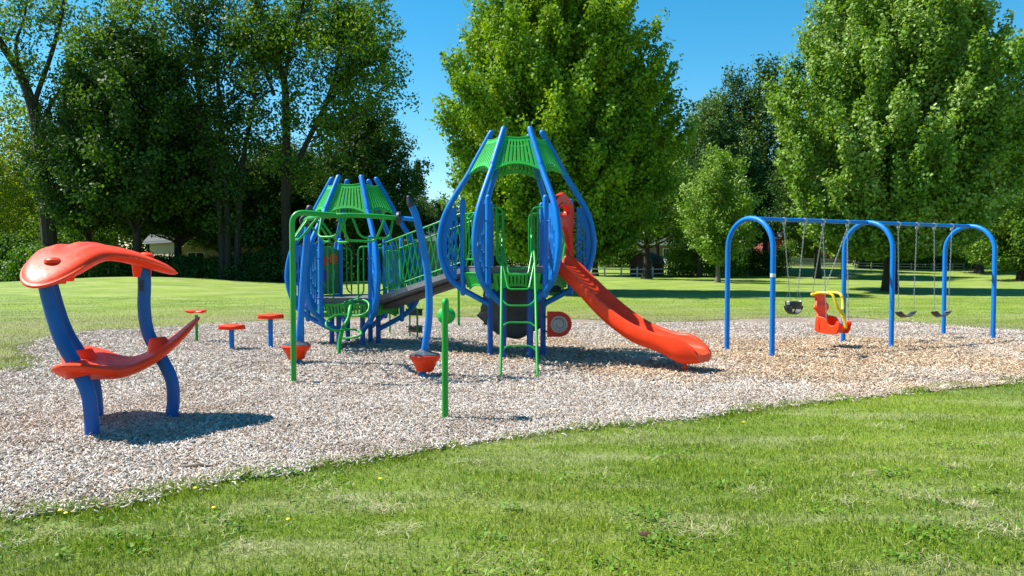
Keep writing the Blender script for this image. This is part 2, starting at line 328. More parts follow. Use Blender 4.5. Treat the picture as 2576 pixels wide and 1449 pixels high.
STICK = bark('stick_bark', (.10, .07, .05), (.28, .21, .15)); DANDY = paint('dandelion_yellow', (.85, .62, .01), .6, .1)
STICKER = paint('pale_sticker', (.6, .62, .62), .5, .2); GREYST = paint('dark_sticker', (.012, .03, .07), .5, .3)

# ------------------------------------------------------------------ ground
def grid(xs, ys, fn, name, mat):
    X, Y = np.meshgrid(xs, ys); Z = fn(X, Y); nx, ny = len(xs), len(ys)
    V = np.stack([X, Y, Z], -1).reshape(-1, 3); i = np.arange(nx*ny).reshape(ny, nx)
    F = np.stack([i[:-1, :-1], i[:-1, 1:], i[1:, 1:], i[1:, :-1]], -1).reshape(-1, 4)
    me = bpy.data.meshes.new(name); me.vertices.add(len(V)); me.vertices.foreach_set('co', V.astype(np.float32).ravel())
    me.loops.add(F.size); me.loops.foreach_set('vertex_index', F.astype(np.int32).ravel()); me.polygons.add(len(F))
    me.polygons.foreach_set('loop_start', np.arange(0, F.size, 4, dtype=np.int32)); me.polygons.foreach_set('loop_total', np.full(len(F), 4, dtype=np.int32))
    me.polygons.foreach_set('use_smooth', np.ones(len(F), bool)); me.materials.append(mat); me.update(calc_edges=True)
    o = bpy.data.objects.new(name, me); COL.objects.link(o); return o
xs = np.concatenate([[-900, -500, -300], np.linspace(-160, 160, 161), [300, 500, 900]]); ys = np.concatenate([[-60, -20], np.linspace(-4, 160, 165), [200, 300, 500, 1500]])
lawn = grid(xs, ys, hgt, 'grass_ground', LAWN); tag(lawn, 'mown green park lawn round the playground', 'lawn', kind='structure')
near_edge = [(-700, 1390), (-200, 1326), (0, 1302), (170, 1284), (330, 1262), (420, 1238), (600, 1203), (800, 1178), (1000, 1146), (1250, 1108), (1500, 1076), (1700, 1058), (1830, 1040), (1960, 1022), (2150, 1004), (2350, 984), (2576, 963), (2900, 935)]
far_edge = [(2900, 858), (2576, 834), (2420, 824), (2250, 808), (2120, 799), (1960, 800), (1820, 806), (1640, 812), (1500, 806), (1300, 800), (1060, 799), (840, 803), (600, 811), (420, 826), (230, 834), (90, 862), (60, 880), (95, 905), (60, 930), (0, 934), (-300, 960)]
poly = [G(*p) for p in near_edge] + [G(*p) for p in far_edge]
poly = [Vector((p.x, p.y, 0)) for p in poly] + [Vector((-13, 9, 0)), Vector((-11, 5.5, 0))]
edge = sm(poly, 14, closed=True)
edge = [Vector((p.x + .05*math.sin(i*1.7) + random.uniform(-.06, .06), p.y + .05*math.sin(i*2.3)+.04*math.sin(i*.71) + random.uniform(-.07, .07), 0)) for i, p in enumerate(edge)]
from mathutils.geometry import tessellate_polygon
tris = tessellate_polygon([edge]); mb = MB(); mb.add([(p.x, p.y, .008) for p in edge], [tuple(t) for t in tris])
bed = part('wood_chip_ground', mb, CHIPBED, smooth=False); tag(bed, 'pale wood chip safety surface under the play equipment', 'ground', kind='structure')
for p in bed.data.polygons:
    if p.normal.z < 0: p.flip()
EX = np.array([p.x for p in edge]); EY = np.array([p.y for p in edge])
def inside(x, y):
    r_ = np.zeros(len(x), bool); n = len(EX); j = n - 1
    for i in range(n):
        c = ((EY[i] > y) != (EY[j] > y)); 
        with np.errstate(divide='ignore', invalid='ignore'): xi = (EX[j]-EX[i])*(y-EY[i])/(EY[j]-EY[i]+1e-12)+EX[i]
        r_ ^= c & (x < xi); j = i
    return r_
def sample(n, y0, y1, power, side):                   # ground points, thinning out with distance
    u = rng.random(n); y = (y0**power + u*(y1**power - y0**power))**(1/power); x = (rng.random(n)*2-1)*(y*.72+.6)
    m = inside(x, y) == side; return x[m], y[m]
# wood chips
def chips(n, y0, y1, scale, xy=None):
    x, y = sample(n, y0, y1, .9, True) if xy is None else xy
    n = len(x)
    l = rng.uniform(.012, .042, n)*scale; w_ = rng.uniform(.0035, .0095, n)*scale; h = rng.uniform(.0012, .004, n)*scale
    yaw = rng.uniform(0, 6.283, n); pt = rng.normal(0, .28, n); rl = rng.normal(0, .35, n); z = .010 + rng.uniform(0, .014, n)
    ca, sa = np.cos(yaw), np.sin(yaw)
    ax = np.stack([ca*np.cos(pt), sa*np.cos(pt), np.sin(pt)], -1); bx = np.stack([-sa*np.cos(rl), ca*np.cos(rl), np.sin(rl)], -1); cx = np.cross(ax, bx); C = np.stack([x, y, z+np.abs(np.sin(pt))*l], -1)
    V = np.empty((n, 8, 3)); sgn = [(-1, -1, -1), (1, -1, -1), (1, 1, -1), (-1, 1, -1), (-1, -1, 1), (1, -1, 1), (1, 1, 1), (-1, 1, 1)]
    for k, (a, b, c) in enumerate(sgn):
        tp = 1.0 if a < 0 else .0
        wk = w_ * (rng.uniform(.5, 1.0, n))
        V[:, k] = C + ax*(l*a)[:, None] + bx*(wk*b)[:, None] + cx*(h*c)[:, None]
    return V
_t = rng.integers(0, len(EX), 9000); _f = rng.random(9000); _x = EX[_t]+(np.roll(EX, -1)[_t]-EX[_t])*_f+rng.normal(0, .085, 9000); _y = EY[_t]+(np.roll(EY, -1)[_t]-EY[_t])*_f+rng.normal(0, .085, 9000)
_k = (_y > 3.5) & ~inside(_x, _y); stray = chips(0, 0, 0, .75, (_x[_k], _y[_k])); stray[..., 2] += .018
CV = np.concatenate([chips(230000, 4.8, 10.0, .74), chips(150000, 9.5, 20.0, 1.0), stray])
n = len(CV); base = (np.arange(n)*8)[:, None, None]; fq = np.array([[4, 5, 6, 7], [0, 1, 5, 4], [1, 2, 6, 5], [2, 3, 7, 6], [3, 0, 4, 7]])[None]
F = (base + fq).reshape(-1, 4)
me = bpy.data.meshes.new('wood_chips'); me.vertices.add(n*8); me.vertices.foreach_set('co', CV.astype(np.float32).ravel()); me.loops.add(F.size); me.loops.foreach_set('vertex_index', F.astype(np.int32).ravel())
me.polygons.add(len(F)); me.polygons.foreach_set('loop_start', np.arange(0, F.size, 4, dtype=np.int32)); me.polygons.foreach_set('loop_total', np.full(len(F), 4, dtype=np.int32)); me.materials.append(CHIP); me.update(calc_edges=True)
o = bpy.data.objects.new('wood_chips', me); COL.objects.link(o); tag(o, 'loose pale wood chips covering the playground floor', 'wood chips', kind='stuff')
# grass blades
def blades(x, y, hmin, hmax, wid, lean=.35):
    n = len(x); z = hgt(x, y); h = rng.uniform(hmin, hmax, n); a = rng.uniform(0, 6.283, n); ld = rng.uniform(0, 6.283, n); le = np.abs(rng.normal(0, lean, n))*h
    wv = np.stack([np.cos(a), np.sin(a), 0*a], -1)*(wid*rng.uniform(.6, 1.3, n))[:, None]; tip = np.stack([np.cos(ld)*le, np.sin(ld)*le, h*np.clip(1-.4*le/h, .3, 1)], -1); P = np.stack([x, y, z], -1)
    mid = P + tip*.5*np.array([.55, .55, 1.15])
    return np.stack([P-wv, P+wv, mid+wv*.8, P+tip, mid-wv*.8], 1)
def fbm(x, y): return np.sin(x*1.3+2*np.sin(y*.9))*np.cos(y*1.7+1.3*np.sin(x*.8))*.5 + np.sin(x*4.1+y*2.2)*np.sin(y*5.3-x*1.1)*.3 + np.sin(x*9.7-y*3)*np.cos(y*11.1+x*2)*.2
x, y = sample(380000, 3.4, 12.0, .55, False); fb = fbm(x, y); k = rng.random(len(x)) < (.72 + .5*fb); x, y, fb = x[k], y[k], fb[k]
q_ = fbm(x*2.3+7, y*2.1) > .05; B1 = np.concatenate([blades(x[q_], y[q_], .02, .055, .0026, .55), blades(x[~q_], y[~q_], .012, .042, .0023, .8)])
x, y = sample(150000, 11, 34, .5, False); B2 = blades(x, y, .02, .055, .004)
t_ = rng.integers(0, len(EX), 40000); ex = EX[t_]+rng.normal(0, .10, 40000); ey = EY[t_]+rng.normal(0, .10, 40000); nx_ = np.roll(EX, -1)[t_]; ny_ = np.roll(EY, -1)[t_]; f_ = rng.random(40000); ex += (nx_-EX[t_])*f_; ey += (ny_-EY[t_])*f_
k = (fbm(ex*1.5, ey*1.5) > -.15) & (ey > 3) & ((~inside(ex, ey)) | (rng.random(40000) < .25)); ex, ey = ex[k], ey[k]; B3 = blades(ex, ey, .035, .085, .0028, .5)
# taller tufts reaching into the chips
tx = []; ty = []
for (px, py, m_, r_) in [(1905, 1030, 380, .13), (1990, 1022, 200, .08), (2110, 1004, 160, .07), (2310, 985, 260, .10), (2350, 975, 140, .06), (2420, 972, 220, .1), (2540, 960, 260, .12), (480, 1232, 350, .15), (640, 1195, 260, .13), (420, 1245, 300, .16), (820, 1175, 200, .12), (40, 905, 350, .35), (20, 875, 300, .35), (1480, 1078, 160, .1), (150, 1290, 200, .1)]:
    g = G(px, py); tx.append(rng.normal(g.x, r_, m_)); ty.append(rng.normal(g.y, r_*.6, m_))
B4 = blades(np.concatenate(tx), np.concatenate(ty), .04, .10, .0026, .5)
BB = np.concatenate([B1, B2, B3, B4]); me = npmesh('lawn_grass', BB, 5, BLADE); o = bpy.data.objects.new('lawn_grass', me); COL.objects.link(o); tag(o, 'short green grass blades of the park lawn', 'grass', kind='stuff')
# clover and broad leaved weeds low in the turf
xw, yw = [], []
for _ in range(80):
    px, py = random.uniform(-50, 2620), random.uniform(1000, 1449); g = G(px, py); m_ = random.randint(12, 60); r_ = random.uniform(.04, .16); xw.append(rng.normal(g.x, r_, m_)); yw.append(rng.normal(g.y, r_*.8, m_))
for _ in range(150):
    i_ = random.randrange(len(EX)); m_ = random.randint(6, 26); xw.append(rng.normal(EX[i_], .08, m_)); yw.append(rng.normal(EY[i_], .07, m_))
xw = np.concatenate(xw); yw = np.concatenate(yw); kk = ~inside(xw, yw) & (yw > 3.4) & (yw < 30); xw, yw = xw[kk], yw[kk]; n = len(xw); a = rng.uniform(0, 6.283, n); s_ = rng.uniform(.006, .016, n)[:, None]
P = np.stack([xw, yw, hgt(xw, yw)+rng.uniform(.02, .05, n)], -1); u = np.stack([np.cos(a), np.sin(a), rng.normal(.1, .35, n)], -1)*s_; v = np.stack([-np.sin(a), np.cos(a), rng.normal(0, .35, n)], -1)*s_*.8
CLOVER = leafmat('clover_leaves', [(.05, .13, .012), (.08, .18, .015), (.13, .25, .02), (.19, .32, .03)], trans=.2)
o = bpy.data.objects.new('clover', npmesh('clover', np.stack([P-u, P-u*.4+v, P+u*.6+v*.8, P+u, P+u*.6-v*.8, P-u*.4-v], 1), 6, CLOVER)); COL.objects.link(o); tag(o, 'darker clover and weeds dotted through the near lawn', 'clover', kind='stuff')
# dry clippings lying in patches
cx_, cy_ = [], []
pc = [(1180, 1168, .28), (1560, 1108, .3), (800, 1232, .35), (870, 1262, .3), (960, 1290, .3), (1620, 1096, .25), (2180, 1200, .25), (2320, 1260, .3), (2440, 1278, .2), (2130, 1270, .25), (2500, 1340, .3), (2080, 1112, .25), (2250, 1080, .3), (560, 1310, .3), (1000, 1340, .25), (1250, 1420, .3), (620, 1390, .3), (2560, 1350, .3), (1900, 1240, .3), (1500, 1200, .3), (1330, 1130, .3), (60, 1370, .3), (1750, 1350, .3), (2350, 1420, .3), (2480, 1120, .4), (2400, 1180, .35)]
for px, py, r_ in pc:
    g = G(px, py); m_ = random.randint(30, 120); r_ *= random.uniform(.3, .8); a = random.uniform(-.6, .6); u = rng.normal(0, r_*.7, m_); v = rng.normal(0, r_*.4, m_); cx_.append(g.x+u*math.cos(a)-v*math.sin(a)); cy_.append(g.y+u*math.sin(a)+v*math.cos(a))
x, y = sample(9000, 3.5, 11, .6, False); kk = rng.random(len(x)) < .35+.9*fbm(x*.8+4, y*.8); x, y = x[kk], y[kk]; cx_.append(x); cy_.append(y); x = np.concatenate(cx_); y = np.concatenate(cy_); k = ~inside(x, y) | (rng.random(len(x)) < .15); x, y = x[k], y[k]
n = len(x); a = rng.uniform(0, 3.14, n); l = rng.uniform(.012, .045, n); d = np.stack([np.cos(a)*l, np.sin(a)*l, rng.normal(0, .010, n)], -1); wv = np.stack([-np.sin(a), np.cos(a), 0*a], -1)*.0009; P = np.stack([x, y, hgt(x, y)+rng.uniform(.022, .048, n)], -1); bow = np.stack([-np.sin(a), np.cos(a), 0*a+.3], -1)*(rng.normal(0, .012, n))[:, None]
V = np.stack([P-d-wv, P-wv+bow, P+d-wv, P+d+wv, P+wv+bow, P-d+wv], 1); me = npmesh('grass_clippings', V, 6, STRAW); o = bpy.data.objects.new('grass_clippings', me); COL.objects.link(o); tag(o, 'pale dry mowing clippings strewn over the near lawn', 'clippings', kind='stuff')

# ------------------------------------------------------------------ trees
def rotm(d):                                           # rows: lateral, lateral, along d
    d = d/np.linalg.norm(d, axis=-1, keepdims=True); a = np.cross(d, np.array([.3, .2, 1.])[None]); a /= np.linalg.norm(a, axis=-1, keepdims=True)+1e-9; b = np.cross(d, a); return a, b, d
def leaves(C, D, nleaf, lat, alo, size):               # clump centres, directions
    n = len(C); a, b, d = rotm(D); g = rng.normal(0, 1, (n, nleaf, 3)); g *= np.minimum(1, 1.9/np.linalg.norm(g, axis=-1, keepdims=True))
    lat = np.broadcast_to(np.asarray(lat, float), (n,)); alo = np.broadcast_to(np.asarray(alo, float), (n,))
    P = C[:, None] + a[:, None]*(g[..., 0]*lat[:, None])[..., None] + b[:, None]*(g[..., 1]*lat[:, None])[..., None] + d[:, None]*(g[..., 2]*alo[:, None])[..., None]
    P = P.reshape(-1, 3); m = len(P); u = rng.normal(0, 1, (m, 3)); u[:, 2] -= .35; u /= np.linalg.norm(u, axis=1, keepdims=True); gg = a[:, None]*g[..., :1]+b[:, None]*g[..., 1:2]+d[:, None]*g[..., 2:3]; nrm = rng.normal(0, .55, (m, 3)); nrm[:, 2] += .35; nrm += .9*gg.reshape(-1, 3); v = np.cross(nrm, u); v /= np.linalg.norm(v, axis=1, keepdims=True)+1e-9
    s = size*rng.uniform(.7, 1.4, m)[:, None]
    return np.stack([P, P+u*s*.45+v*s*.42, P+u*s, P+u*s*.45-v*s*.42], 1)
def lump(th, u, ph):
    return 1 + .10*np.sin(3*th+ph+5*u) + .07*np.sin(5*th-2*ph+9*u) + .06*np.sin(8*th+ph*3-14*u) + .05*np.sin(13*u+ph+2*th)
def dense_crown(z0, z1, prof, ncl, nleaf, lat, alo, size, ph=0., shell=.5, up=.7, holes=.12):
    u = rng.random(ncl*3); us = np.array([p[0] for p in prof]); rs = np.array([p[1] for p in prof]); rr = np.interp(u, us, rs); k = rng.random(len(u)) < (rr/rs.max())**1.1; u = u[k][:ncl]; n = len(u); rr = np.interp(u, us, rs)
    th = rng.uniform(0, 6.283, n); rho = 1 - shell*rng.random(n)**1.7; lm = lump(th, u, ph); r_ = rr*rho*lm
    gap = (np.sin(th*4+u*13+ph)*np.sin(u*21-th*3+ph*2)); k = (gap < 1-holes*2) | (rho < .75); 
    C = np.stack([r_*np.cos(th), r_*np.sin(th), z0+u*(z1-z0)+rng.normal(0, .15, n)], -1)[k]
    D = np.stack([np.cos(th), np.sin(th), up+0*th+u*1.2], -1)[k]; D = D + rng.normal(0, .2, D.shape)
    k2 = rng.random(len(C)) < .10; C[k2] = C[k2] + D[k2]/np.linalg.norm(D[k2], axis=1, keepdims=True)*lat*1.6     # sprays that break the outline
    return leaves(C, D, nleaf, lat, alo, size), C
def bough_crown(z0, z1, prof, nb, ncl, nleaf, lat, alo, size, ph=0., up=.8, ls=1., ws=1.3, fill=.16):
    us = np.array([p[0] for p in prof]); rs = np.array([p[1] for p in prof]); C = []; D = []; k = 0; Hc = z1-z0
    wts = np.cumsum(np.interp(np.linspace(0, 1, 400), us, rs)+.15); wts /= wts[-1]
    for i in range(nb):
        u = float(np.interp((i+.5)/nb, wts, np.linspace(0, 1, 400))); th = i*2.39996+rng.normal(0, .16)+ph; rr = float(np.interp(u, us, rs))*float(lump(th, u, ph))*rng.uniform(.90, 1.06)
        e = np.array([rr*math.cos(th), rr*math.sin(th), z0+u*Hc+rng.normal(0, .2)]); L_ = rng.uniform(2.4, 4.6)*min(1, .45+rr/5)*ls; d = np.array([math.cos(th)*(.95-.5*u), math.sin(th)*(.95-.5*u), up*(.35+.9*u)]); d /= np.linalg.norm(d)
        n = max(4, int(ncl*L_/3.3)); wd = rng.uniform(.20, .46)*ws
        for j in range(n):
            t = rng.random()**.8; q = e-d*L_*t; q = q+rng.normal(0, 1, 3)*wd*(.25+.9*t)*np.array([1, 1, .75]); q[2] = max(q[2], z0-.2); C.append(q); dd = d+rng.normal(0, .22, 3); D.append(dd)
    m = int(len(C)*fill); th = rng.uniform(0, 6.283, m); u = rng.random(m)*.85; q = np.interp(u, us, rs)*rng.uniform(.1, .72, m)
    C = np.concatenate([np.array(C), np.stack([q*np.cos(th), q*np.sin(th), z0+.3+u*Hc], -1)]); D = np.concatenate([np.array(D), np.stack([np.cos(th), np.sin(th), 0*th+.5], -1)])
    return leaves(C, D, nleaf, lat, alo, size), C
def limbs(mb, base, top, rad, C, n, z_from=.25, seg=6):
    base = Vector(base); top = Vector(top)
    idx = rng.choice(len(C), min(n, len(C)), replace=False)
    for i in idx:
        c = Vector(C[i]); f = max(z_from, min(.93, (c.z*.62-base.z)/max(1e-3, (top.z-base.z)))); s = base.lerp(top, f)
        r0 = rad*(1-f)*.34+.02; mid = s.lerp(c, .5) + Vector((0, 0, -.06*(c-s).length)); pts = sm([s, mid, c], 4); mb.tube(pts, [r0*(1-t/len(pts))+.012 for t in range(len(pts))], seg)
TREEDATA = {}
def tree(name, label, x, y, mat, trunk_r, trunk_h, z0, z1, prof, ncl, nleaf, lat, alo, size, ph=0, shell=.5, up=.7, nl=26, bk=None, lean=0, group=None, holes=.12, cat='tree', nb=0, bk3=(1., 1.3, .2)):
    z = H(x, y); t = thing(name, label, cat, (x, y, z), group)
    if nb: V, C = bough_crown(z0, z1, prof, nb, ncl, nleaf, lat, alo, size, ph, up, *bk3)
    else: V, C = dense_crown(z0, z1, prof, ncl, nleaf, lat, alo, size, ph, shell, up, holes)
    me = npmesh('crown', V, 4, mat); o = bpy.data.objects.new('crown', me); COL.objects.link(o); o.parent = t
    mb = MB(); top = Vector((lean, 0, trunk_h)); pts = sm([(0, 0, -.3), (lean*.1, .05, trunk_h*.3), (lean*.4, 0, trunk_h*.65), top], 5)
    rr = [trunk_r*(1.0+.55*math.exp(-max(0, p.z)/.35))*(1-.72*max(0, p.z)/trunk_h) for p in pts]; mb.tube(pts, rr, 12); limbs(mb, (0, 0, 0), top, trunk_r, C, nl)
    me2 = mesh_from(mb, 'trunk', Vector((0, 0, 0)), bk or BARK); o2 = bpy.data.objects.new('trunk', me2); COL.objects.link(o2); o2.parent = t
    TREEDATA[label] = (me, me2); return t
def tree_copy(name, label, x, y, src, sx, sz, rot, group=None, cat='tree'):
    t = thing(name, label, cat, (x, y, H(x, y)), group); t.scale = (sx, sx, sz); t.rotation_euler = (0, 0, rot)
    for nm, me in zip(('crown', 'trunk'), TREEDATA[src]):
        o = bpy.data.objects.new(nm, me); COL.objects.link(o); o.parent = t
    return t
EGG = [(0, .45), (.08, .78), (.2, .95), (.33, 1), (.5, .93), (.68, .75), (.85, .45), (1, .08)]
def P_(s, p=EGG): return [(a, b*s) for a, b in p]
LM = 'large rounded maple with yellow green leaves behind the taller tower'
tree('maple_tree', LM, XD(1392, 41), 41, LF_MAPLE, .34, 13, 2.3, 20.5, P_(6.1), 13, 60, .19, .40, .165, ph=.4, up=1.1, nl=40, nb=340, bk3=(1.1, 1.05, .3))
LR = 'huge pale leaved maple standing right behind the swing set'
tree('silver_maple_tree', LR, XD(2240, 41), 41, LF_SILV, .36, 13, 2.6, 20.5, P_(6.05), 13, 60, .18, .44, .165, ph=2.1, up=1.5, nl=40, nb=340, bk3=(1.15, 1.0, .3))
LS = 'small slim maple between the slide and the first swing arch'
tree('young_maple_tree', LS, XD(1806, 56), 56, LF_SILV, .17, 6, 2.0, 10.2, [(0, .3), (.15, .75), (.35, 1*1), (.6, .95), (.8, .7), (1, .15)] and P_(3.1, [(0, .35), (.15, .8), (.35, 1), (.6, .93), (.8, .7), (1, .15)]), 8, 50, .24, .34, .16, ph=1.1, nl=16, bk=BARKL, nb=70)
# dense woods at the left and background trees
LH = 'round dark oak at the right end of the left woods'
tree('oak_tree', LH, XD(925, 66), 66, LF_DARK, .4, 10, 4.0, 16.2, P_(5.0, [(0, .5), (.15, .95), (.4, 1), (.7, .8), (.9, .5), (1, .2)]), 8, 60, .34, .42, .21, ph=.9, up=.3, nl=50, nb=80)
LB = 'broad dull olive linden left of the pointed trees beyond the swings'
tree('linden_tree', LB, XD(1785, 84), 84, LF_OLIVE, .4, 10, 2.5, 20.0, P_(6.0, [(0, .7), (.2, 1), (.5, .95), (.8, .65), (1, .2)]), 9, 55, .45, .4, .26, ph=.2, up=.2, nl=14, nb=80)
LP = 'dark pointed maple on the skyline, taller of the pair'
tree('pointed_tree', LP, XD(1925, 88), 88, LF_DARK, .35, 15, 4, 24, P_(4.6, [(0, .8), (.3, 1), (.6, .8), (.85, .42), (1, .06)]), 420, 60, .5, .9, .28, ph=3.2, shell=.6, up=1.6, nl=14)
tree_copy('pointed_tree', 'dark pointed maple on the skyline, left and lower of the pair', XD(1842, 90), 90, LP, .9, .97, 2.2)
LD = 'dense dark shade tree low in the middle of the left woods'
tree('shade_tree', LD, XD(345, 60), 60, LF_DARK, .38, 12, 5.6, 20.5, P_(5.6, [(0, .75), (.2, 1), (.5, .95), (.8, .7), (1, .3)]), 9, 55, .42, .5, .23, ph=1.7, up=.4, nl=50, nb=100)
LY = 'sunny yellow green tree at the left border of the park'
tree('locust_tree', LY, XD(25, 74), 74, LF_YEL, .3, 9, 2.2, 17.0, P_(4.4, [(0, .7), (.3, 1), (.6, .85), (.85, .5), (1, .2)]), 330, 60, .55, .6, .24, ph=.7, shell=.7, up=.4, nl=20, holes=.25)
LE = 'light green tree at the right edge beyond the swings'
tree('ash_tree', LE, XD(2570, 66), 66, LF_MID, .33, 10, 1.6, 13.2, P_(4.6, [(0, .8), (.2, 1), (.5, .95), (.8, .65), (1, .2)]), 9, 50, .34, .42, .21, ph=5.1, up=.5, nl=16, nb=80)
LK = 'spreading park tree with forked trunk beside the dark red shed'
tree('forked_maple_tree', LK, XD(1627, 66), 66, LF_MID, .36, 7, 3.3, 12.5, P_(4.6, [(0, .6), (.2, 1), (.5, 1), (.8, .7), (1, .3)]), 330, 55, .5, .5, .22, ph=2.8, shell=.7, up=.3, nl=36, holes=.3)
GB = 'background trees beyond the houses and fences'
bgt = [(1497, 80, LD, .85, .72, 'shade tree just left of the dark red shed'), (2057, 73, LD, .85, .72, 'dark trunked tree behind the yellow swing seat'), (2122, 77, LD, .8, .75, 'leaning tree left of the middle swing arch'), (2167, 96, LD, 1.0, .75, 'thick trunked tree inside the middle swing arch'),  # dark-leaved copies put the shade beneath the big crowns into leaf colour
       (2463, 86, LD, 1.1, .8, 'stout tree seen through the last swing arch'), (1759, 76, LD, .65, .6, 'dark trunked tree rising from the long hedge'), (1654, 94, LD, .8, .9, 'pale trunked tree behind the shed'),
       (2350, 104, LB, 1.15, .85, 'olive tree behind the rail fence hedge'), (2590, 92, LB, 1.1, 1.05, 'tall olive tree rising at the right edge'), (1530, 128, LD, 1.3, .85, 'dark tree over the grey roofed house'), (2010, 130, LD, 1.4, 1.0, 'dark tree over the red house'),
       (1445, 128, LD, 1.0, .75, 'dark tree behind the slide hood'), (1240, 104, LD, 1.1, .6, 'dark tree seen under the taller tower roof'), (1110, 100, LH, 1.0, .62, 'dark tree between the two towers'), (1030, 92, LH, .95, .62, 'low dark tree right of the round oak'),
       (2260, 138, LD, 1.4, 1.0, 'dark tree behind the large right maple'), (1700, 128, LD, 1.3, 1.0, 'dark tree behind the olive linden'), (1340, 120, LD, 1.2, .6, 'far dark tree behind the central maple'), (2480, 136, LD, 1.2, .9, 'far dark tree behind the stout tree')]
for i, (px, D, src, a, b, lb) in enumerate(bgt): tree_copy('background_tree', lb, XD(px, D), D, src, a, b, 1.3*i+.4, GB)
GL = 'trees of the dense woods at the left'
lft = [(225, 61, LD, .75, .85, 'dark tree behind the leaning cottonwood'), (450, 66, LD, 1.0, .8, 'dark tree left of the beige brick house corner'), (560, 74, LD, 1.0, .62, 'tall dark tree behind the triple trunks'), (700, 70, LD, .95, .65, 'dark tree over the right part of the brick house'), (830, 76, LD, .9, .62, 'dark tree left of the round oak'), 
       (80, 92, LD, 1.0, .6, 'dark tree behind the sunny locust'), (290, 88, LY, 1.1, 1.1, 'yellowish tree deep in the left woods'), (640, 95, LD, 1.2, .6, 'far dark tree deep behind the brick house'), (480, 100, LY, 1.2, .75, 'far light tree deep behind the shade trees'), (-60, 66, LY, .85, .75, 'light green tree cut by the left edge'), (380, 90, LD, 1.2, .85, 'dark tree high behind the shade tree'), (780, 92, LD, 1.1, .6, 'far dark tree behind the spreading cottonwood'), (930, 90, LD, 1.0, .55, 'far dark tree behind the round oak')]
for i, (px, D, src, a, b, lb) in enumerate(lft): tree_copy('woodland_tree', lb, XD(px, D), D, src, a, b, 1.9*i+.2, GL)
# open crowned tall trees with visible limbs
def open_tree(name, label, base, D, paths, mat, clumps, size=.22, nleaf=60, spread=1.0, st=.3, reps=2):
    x, y = base; z = H(x, y); t = thing(name, label, 'tree', (x, y, z), GL); mb = MB(); tips = []
    for pts, r0, r1 in paths:
        P = [W(a, b, D+(c[0] if c else 0)) for a, b, *c in pts]; P = [p-Vector((x, y, z)) for p in P]; P = sm(P, 4); n = len(P)
        mb.tube(P, [r0+(r1-r0)*i/(n-1) for i in range(n)], 9)
        for i in range(int(n*st), n):
            for _ in range(reps):
                d = Vector((random.uniform(-1, 1), random.uniform(-1.2, 1.2), random.uniform(-.2, 1))).normalized(); ln = random.uniform(.8, 2.6)*spread; s = P[i]; e = s+d*ln+Vector((0, 0, .2*ln))
                if e.z < 3: continue
                mb.tube(sm([s, s.lerp(e, .5)+Vector((0, 0, -.1)), e], 3), [.05, .045, .04, .035, .03, .02, .012], 5); tips.append(tuple(e)); tips.append(tuple(s.lerp(e, .6)))
    for (a, b, sx, sy, m_) in clumps:
        for _ in range(m_):
            c = W(random.gauss(a, sx), random.gauss(b, sy), D+random.gauss(0, 2.2)); tips.append(tuple(c-Vector((x, y, z))))
    C = np.array(tips); Dd = rng.normal(0, 1, C.shape); Dd[:, 2] = np.abs(Dd[:, 2])*.6+.1
    me = npmesh('crown', leaves(C, Dd, nleaf, .42, .6, size), 4, mat); o = bpy.data.objects.new('crown', me); COL.objects.link(o); o.parent = t
    o2 = bpy.data.objects.new('trunk', mesh_from(mb, 'trunk', Vector((0, 0, 0)), BARK)); COL.objects.link(o2); o2.parent = t; return t
open_tree('cottonwood_tree', 'tall cottonwood with thick leaning trunk at the far left', (XD(128, 60), 60), 60,
    [([(130, 712), (124, 600), (112, 480), (104, 400), (92, 320), (76, 250), (48, 180), (10, 120), (-30, 60)], .62, .24), ([(84, 275), (96, 230), (128, 140), (150, 60), (165, -20)], .22, .12), ([(106, 400), (150, 330), (215, 245), (260, 180), (290, 100)], .26, .12), ([(104, 330), (135, 250), (190, 200), (250, 120)], .18, .08), ([(48, 180), (40, 110), (60, 50), (70, -20)], .15, .06), ([(260, 180), (330, 60), (360, -30)], .15, .08)],
    LF_MID, [(215, 90, 80, 60, 62), (160, 480, 50, 80, 30), (15, 35, 30, 20, 8), (270, 330, 60, 70, 30), (330, 60, 40, 60, 30), (220, 230, 50, 50, 20)], st=.55, reps=1)
open_tree('triple_trunk_tree', 'tree of three slender dark trunks right of the brick house corner', (XD(580, 60), 60), 60,
    [([(560, 705), (556, 560), (540, 440), (512, 340), (500, 230), (490, 130), (500, 20)], .30, .10), ([(575, 705), (572, 540), (566, 420), (558, 300), (545, 150), (560, 30)], .28, .10), ([(596, 705), (600, 560), (608, 430), (625, 330), (640, 240), (630, 120)], .28, .09), ([(512, 340), (470, 260), (440, 180)], .1, .05)],
    LF_DARK, [(520, 120, 80, 70, 70), (560, 330, 60, 40, 22), (620, 180, 50, 70, 30), (590, 560, 60, 50, 16), (430, 100, 50, 60, 30)], spread=.9)
open_tree('spreading_cottonwood', 'tall spreading cottonwood whose limbs rise above the green slatted roof', (XD(722, 60), 60), 60,
    [([(722, 708), (720, 560), (718, 460), (720, 330), (715, 205), (688, 130), (660, 50), (640, -30)], .42, .16), ([(722, 500), (745, 420), (777, 348), (818, 266), (842, 190), (856, 110), (850, 30)], .26, .10), ([(716, 205), (732, 110), (760, 20), (770, -40)], .18, .08), ([(818, 266), (880, 200), (940, 150)], .12, .05), ([(690, 240), (660, 150), (640, 90)], .14, .06), ([(777, 348), (840, 330), (900, 290)], .10, .04)],
    LF_MID, [(880, 110, 60, 60, 85), (960, 180, 34, 55, 34), (800, 60, 60, 60, 50), (700, 60, 50, 50, 35), (930, 30, 30, 40, 22), (800, 430, 50, 50, 18), (980, 130, 20, 50, 10)])
